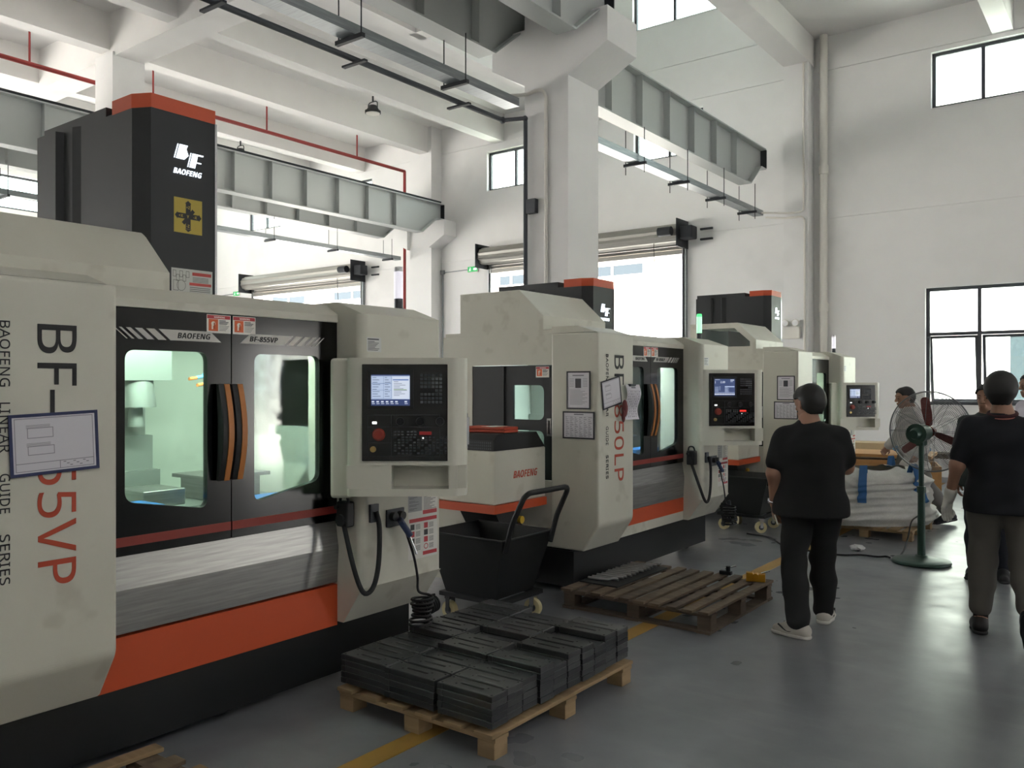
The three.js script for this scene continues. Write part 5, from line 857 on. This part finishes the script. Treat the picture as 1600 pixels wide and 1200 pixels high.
  // hair: a shell over the skull, cut along the hairline
  const hairLine = (x, y, z) => { const p = V(x, y, z).sub(hc).applyQuaternion(hd.q.clone().invert()).divideScalar(HS); const line = p.z > 0.03 ? lerp(-0.005, 0.07, sstep(0.03, 0.085, p.z)) : lerp(o.nape ?? -0.08, -0.005, sstep(-0.055, 0.03, p.z));  return Math.max((line - p.y) * 0.6 + 0.004 * (vnoise(p.x * 160 + 90, p.z * 160 + p.y * 60 + 90, 512, 7) - 0.5), p.z > 0.0 && Math.abs(p.x) > 0.06 && p.y < 0.03 ? 0.02 : -1); };
  const hr = o.hairThick ?? 0.012, hp_ = (p) => ({ ...p, ra: p.ra * HS, rb: p.rb * HS });
  mesh('hair', nets(field([cap(hd.P(0, 0.02, -0.024), hd.P(0, 0.02, 0.018), 0.079 + hr, 0.073 + hr), cap(hd.P(0, 0.047, -0.018), hd.P(0, 0.045, 0.022), 0.07 + hr, 0.065 + hr), cap(hd.P(0, -0.01, -0.034), hd.P(0, -0.06, -0.03), 0.064 + hr * 0.8, 0.05 + hr * 0.5)].map(hp_), 0.0055, 0.025, [hairLine])), matHair, g);
  for (const s of [-1, 1]) { const p = hd.P(s * 0.03, 0.004, 0.0865); mesh('eye', new THREE.SphereGeometry(0.009, 8, 6).translate(p.x, p.y, p.z), matEye, g); const b = hd.P(s * 0.03, 0.026, 0.094), c = hd.P(s * 0.05, 0.024, 0.085), a = hd.P(s * 0.014, 0.024, 0.097); mesh('eyebrow', tube([a, b, c], 0.004, 6, 5), matHair, g); }
  // clothes
  const fold = (f) => f, hem = o.hem, wrinkle = (amp) => (x, y, z) => -1;
  const neckCut = cap(neck.clone().add(V(0, 0.035, 0.02)), neck.clone().add(V(0, 0.12, 0.04)), 0.07, 0.09, { cut: true });
  const slv = o.sleeve, topE = o.topEase ?? 0.022;
  const flare = [cap(V(pel.x - 0.07, hem + 0.02, pel.z), V(pel.x + 0.07, hem + 0.02, pel.z), 0.125 * fat + topE + 0.012, 0.125 * fat + topE + 0.012)];
  const ripple = (prims, cell, k, clips, amp, sc) => { const F = field(prims, cell, k); for (let z = 0; z < F.nz; z++) for (let y = 0; y < F.ny; y++) for (let x = 0; x < F.nx; x++) { const id = (z * F.ny + y) * F.nx + x, d = F.f[id]; if (d > 0.04 || d < -0.04) continue; const X = F.lo.x + x * cell, Y = F.lo.y + y * cell, Z = F.lo.z + z * cell; F.f[id] = d + amp * (vnoise(X * sc + Z * sc * 0.7 + 60, Y * sc * 1.6 + X * 4 + 60, 512, o.seed) - 0.5); } for (let z = 0; z < F.nz; z++) for (let y = 0; y < F.ny; y++) for (let x = 0; x < F.nx; x++) { const id = (z * F.ny + y) * F.nx + x; for (const c of clips) F.f[id] = Math.max(F.f[id], c(F.lo.x + x * cell, F.lo.y + y * cell, F.lo.z + z * cell)); } return nets(F); };
  const ncut = (x, y, z) => { const p = V(x, y, z), a = neck.clone().add(V(0, 0.02, 0.005)); return Math.min(y - a.y - 0.0, 0.2) > 0 ? 0.01 + (y - a.y) : -1; };
  mesh(o.topName ?? 'shirt', ripple([...torso(topE), ...flare, ...arms(topE - 0.004, slv)], 0.0135, 0.045, [(x, y, z) => hem - y, ncut], 0.016, 9), o.topMat, g);
  if (o.collar) mesh('collar', new THREE.TorusGeometry(0.078, 0.014, 8, 28).scale(1.05, 1, 1).rotateX(Math.PI / 2 - 0.25).translate(neck.x, neck.y + 0.008, neck.z), o.collar, g);
  if (o.collarLine) mesh('collar_piping', new THREE.TorusGeometry(0.09, 0.005, 6, 28).rotateX(Math.PI / 2 - 0.25).translate(neck.x, neck.y - 0.004, neck.z), o.collarLine, g);
  mesh('trousers', ripple([cap(pel.clone().add(V(-0.07, -0.02, 0)), pel.clone().add(V(0.07, -0.02, 0)), 0.124 * fat + 0.006, 0.124 * fat + 0.006), ...legs(o.legEase ?? 0.022, o.calfEase ?? 0.03, o.cuff ?? 0.97)], 0.0135, 0.03, [(x, y, z) => y - (pel.y + 0.1)], 0.02, 8), o.legMat, g);
  foot.forEach((F, i) => {
    const along = F.toe.clone().sub(F.heel).normalize(), P = (a, b) => F.heel.clone().addScaledVector(along, a).addScaledVector(F.up, b), len = F.toe.clone().sub(F.heel).length(), side = F.up.clone().cross(along);
    const sole = (x, y, z) => -(V(x, y, z).sub(F.heel).dot(F.up));
    const upper = [cap(P(0.01, 0.05), P(len * 0.55, 0.045), 0.043, 0.047), cap(P(len * 0.55, 0.042), P(len + 0.015, 0.03), 0.046, 0.036), cap(P(0.0, 0.05), F.an.clone().addScaledVector(F.up, 0.0), 0.044, 0.046), cap(P(len * 0.3, 0.06), P(len * 0.7, 0.045), 0.044, 0.036)];
    const sh = mesh('shoe', nets(field(upper, 0.008, 0.03, [(x, y, z) => sole(x, y, z) + 0.018])), o.shoeMat, g);
    mesh('sole', nets(field([cap(P(-0.0, 0.016), P(len * 0.5, 0.014), 0.048, 0.05), cap(P(len * 0.5, 0.014), P(len + 0.02, 0.016), 0.05, 0.041)], 0.007, 0.02, [(x, y, z) => sole(x, y, z) + 0.001, (x, y, z) => -sole(x, y, z) - 0.026])), o.soleMat, g);
    if (o.shoeMark) for (const q of [-1, 1]) mesh('shoe_mark', tube([P(0.05, 0.07), P(0.07, 0.045), P(0.11, 0.045), P(0.17, 0.075)].map((p, j) => p.addScaledVector(side, q * [0.036, 0.048, 0.05, 0.04][j])), 0.006, 14, 6), MD.ink, sh);
    if (o.sock) mesh('sock', nets(field([cap(F.an.clone(), F.an.clone().lerp(v((i ? 'r' : 'l') + 'k'), 0.34), 0.046, 0.05)], 0.008, 0.02)), o.sock, g);
  });
  return g;
}
const skinA = std(0x9c7560, 0.55), blackCotton = std(0x0d0e10, 0.9), blackTrouser = std(0x131416, 0.9), navy = std(0x0f1119, 0.9), greyTrouser = std(0x5b5852, 0.9), whiteCoat = std(0xc9c4c2, 0.85);
const stand = () => ({ pelvis: [0, 0.93, 0], chest: [0, 1.25, 0], neck: [0, 1.44, -0.015], head: [0, 1.585, 0.012], ls: [0.175, 1.36, -0.01], rs: [-0.175, 1.36, -0.01], le: [0.235, 1.1, -0.03], re: [-0.235, 1.1, -0.03], lw: [0.24, 0.86, 0.04], rw: [-0.24, 0.86, 0.04], lh: [0.09, 0.9, 0], rh: [-0.09, 0.9, 0], lk: [0.1, 0.49, 0.02], rk: [-0.1, 0.49, 0.02], la: [0.1, 0.09, -0.03], ra: [-0.1, 0.09, -0.03] });
const flatFeet = () => ({ l: { heel: [0.1, 0, -0.05], toe: [0.13, 0, 0.14] }, r: { heel: [-0.1, 0, -0.05], toe: [-0.13, 0, 0.14] } });
const p1 = person({ seed: 301, label: 'man in black T-shirt and black trousers seen from behind, in white sneakers', x: -1.84, z: -5.93, f: [-0.3, -0.95], skin: skinA, fat: 1.2, headYaw: 0.75, headPitch: 0.12,
  J: { ...stand(), pelvis: [0.02, 0.92, 0], chest: [0.02, 1.23, 0.0], neck: [0.03, 1.43, 0.0], head: [0.03, 1.565, 0.03], ls: [0.2, 1.34, -0.01], rs: [-0.165, 1.34, -0.01], le: [0.265, 1.08, -0.06], lw: [0.265, 0.85, 0.02], re: [-0.215, 1.12, 0.09], rw: [-0.24, 1.12, 0.32], lh: [0.1, 0.88, 0], rh: [-0.08, 0.88, 0], lk: [0.13, 0.47, -0.05], la: [0.1, 0.09, -0.24], rk: [-0.06, 0.48, 0.16], ra: [-0.07, 0.09, 0.2] },
  feet: { l: { heel: [0.06, 0, -0.26], toe: [0.22, 0, -0.18] }, r: { heel: [-0.065, 0, 0.17], toe: [-0.11, 0, 0.36] } }, hand: { l: { palm: [-0.9, 0, 0.3], curl: 0.75 } },
  hem: 0.79, sleeve: 0.72, topEase: 0.022, topMat: blackCotton, legMat: blackTrouser, legEase: 0.026, calfEase: 0.032, shoeMat: std(0xc4beb4, 0.7), soleMat: std(0xd8d4cc, 0.6), shoeMark: true, nape: -0.075 });
{ const c = V(0.26, 0.875, 0.01); mesh('wrist_watch', [new THREE.TorusGeometry(0.035, 0.01, 8, 24).rotateX(Math.PI / 2 - 0.25).translate(c.x, c.y, c.z), cyl(0.018, 0.018, 0.012, c.x + 0.04, c.y, c.z, 'x', 14)], M.chrome, p1); }
single('ball_pen', rod([0, 0, 0], [0.05, -0.05, 0.08], 0.005), M.pvc, 'white pen held in the left hand of the man in black', 'pen', [-2.09, 0.775, -5.86]);
person({ seed: 311, label: 'man in navy polo shirt and grey cropped trousers walking away at the right edge', x: -0.775, z: -6.56, f: [-0.1, -0.99], skin: skinA, fat: 1.12, headYaw: 0, hairThick: 0.017, glove: ['l'], nape: -0.085,
  J: { ...stand(), pelvis: [0, 0.97, 0], chest: [0, 1.3, 0.02], neck: [0, 1.49, 0.02], head: [0.01, 1.65, 0.04], ls: [0.19, 1.41, 0.01], rs: [-0.19, 1.41, 0.01], le: [0.27, 1.14, -0.03], lw: [0.325, 0.9, 0.05], re: [-0.27, 1.14, 0.02], rw: [-0.26, 0.89, 0.14], lh: [0.1, 0.93, 0], rh: [-0.1, 0.93, 0], lk: [0.12, 0.5, 0.06], la: [0.13, 0.095, 0.0], rk: [-0.13, 0.5, -0.02], ra: [-0.15, 0.2, -0.3] },
  feet: { l: { heel: [0.13, 0, -0.05], toe: [0.16, 0, 0.15] }, r: { heel: [-0.15, 0.2, -0.37], toe: [-0.16, 0.02, -0.29], up: [0, 0.37, 0.93] } }, hand: { l: { palm: [-0.6, 0, -0.6], curl: 0.3 } },
  hem: 0.83, sleeve: 0.78, topEase: 0.022, topMat: navy, collar: std(0x3a1a1e, 0.9), collarLine: std(0xb0675c, 0.8), legMat: greyTrouser, legEase: 0.03, calfEase: 0.026, cuff: 0.82, sock: std(0x121214, 0.9), shoeMat: std(0x151517, 0.6), soleMat: std(0x1c1c1e, 0.7) });
person({ seed: 321, label: 'man in dark work clothes facing the camera behind the navy polo man', x: -1.1, z: -8.4, f: [0.05, 0.99], skin: skinA, fat: 1.08, headYaw: -0.35, J: { ...stand(), head: [0, 1.575, 0.02] }, feet: flatFeet(), hem: 0.8, sleeve: 0.8, topMat: std(0x2b3334, 0.9), legMat: std(0x20222c, 0.9), shoeMat: std(0x17171a, 0.6), soleMat: std(0x202022, 0.7) });
person({ seed: 331, label: 'man in a pale lilac shirt cut off by the right edge', x: -0.93, z: -10.3, f: [-0.8, 0.6], skin: skinA, headYaw: 0, J: { ...stand(), pelvis: [0, 0.98, 0], chest: [0, 1.32, 0], neck: [0, 1.53, 0], head: [0, 1.68, 0.03], ls: [0.19, 1.46, 0], rs: [-0.19, 1.46, 0], le: [0.23, 1.18, -0.02], re: [-0.23, 1.18, -0.02], lk: [0.1, 0.52, 0.02], rk: [-0.1, 0.52, 0.02], lh: [0.09, 0.94, 0], rh: [-0.09, 0.94, 0] }, feet: flatFeet(), hem: 0.86, sleeve: 0.8, topMat: std(0xcfc8d4, 0.85), legMat: blackTrouser, shoeMat: std(0x17171a, 0.6), soleMat: std(0x202022, 0.7) });
person({ seed: 341, label: 'man in a white work coat walking left behind the fan', x: -2.28, z: -11.25, f: [-0.86, 0.5], skin: skinA, fat: 1.05, headYaw: 0.1, headPitch: 0.1,
  J: { ...stand(), chest: [0, 1.23, 0.03], neck: [0, 1.41, 0.05], head: [0, 1.53, 0.1], pelvis: [0, 0.92, 0], ls: [0.18, 1.35, 0.03], rs: [-0.18, 1.35, 0.03], le: [0.22, 1.08, -0.1], lw: [0.21, 0.86, 0.02], re: [-0.22, 1.09, 0.08], rw: [-0.18, 0.92, 0.24], lk: [0.1, 0.49, -0.1], la: [0.09, 0.12, -0.38], rk: [-0.1, 0.49, 0.2], ra: [-0.1, 0.1, 0.33] },
  feet: { l: { heel: [0.09, 0.04, -0.43], toe: [0.11, 0.0, -0.25], up: [0, 0.98, 0.2] }, r: { heel: [-0.1, 0, 0.29], toe: [-0.12, 0, 0.48] } }, topName: 'work_coat', hem: 0.64, sleeve: 1, topEase: 0.03, topMat: whiteCoat, legMat: std(0x77746f, 0.9), shoeMat: std(0x1b1c24, 0.6), soleMat: std(0x2c2c30, 0.7) });
scene.traverse((o) => { if (o.isMesh) { o.castShadow = true; o.receiveShadow = true; } });
renderer.render(scene, camera);
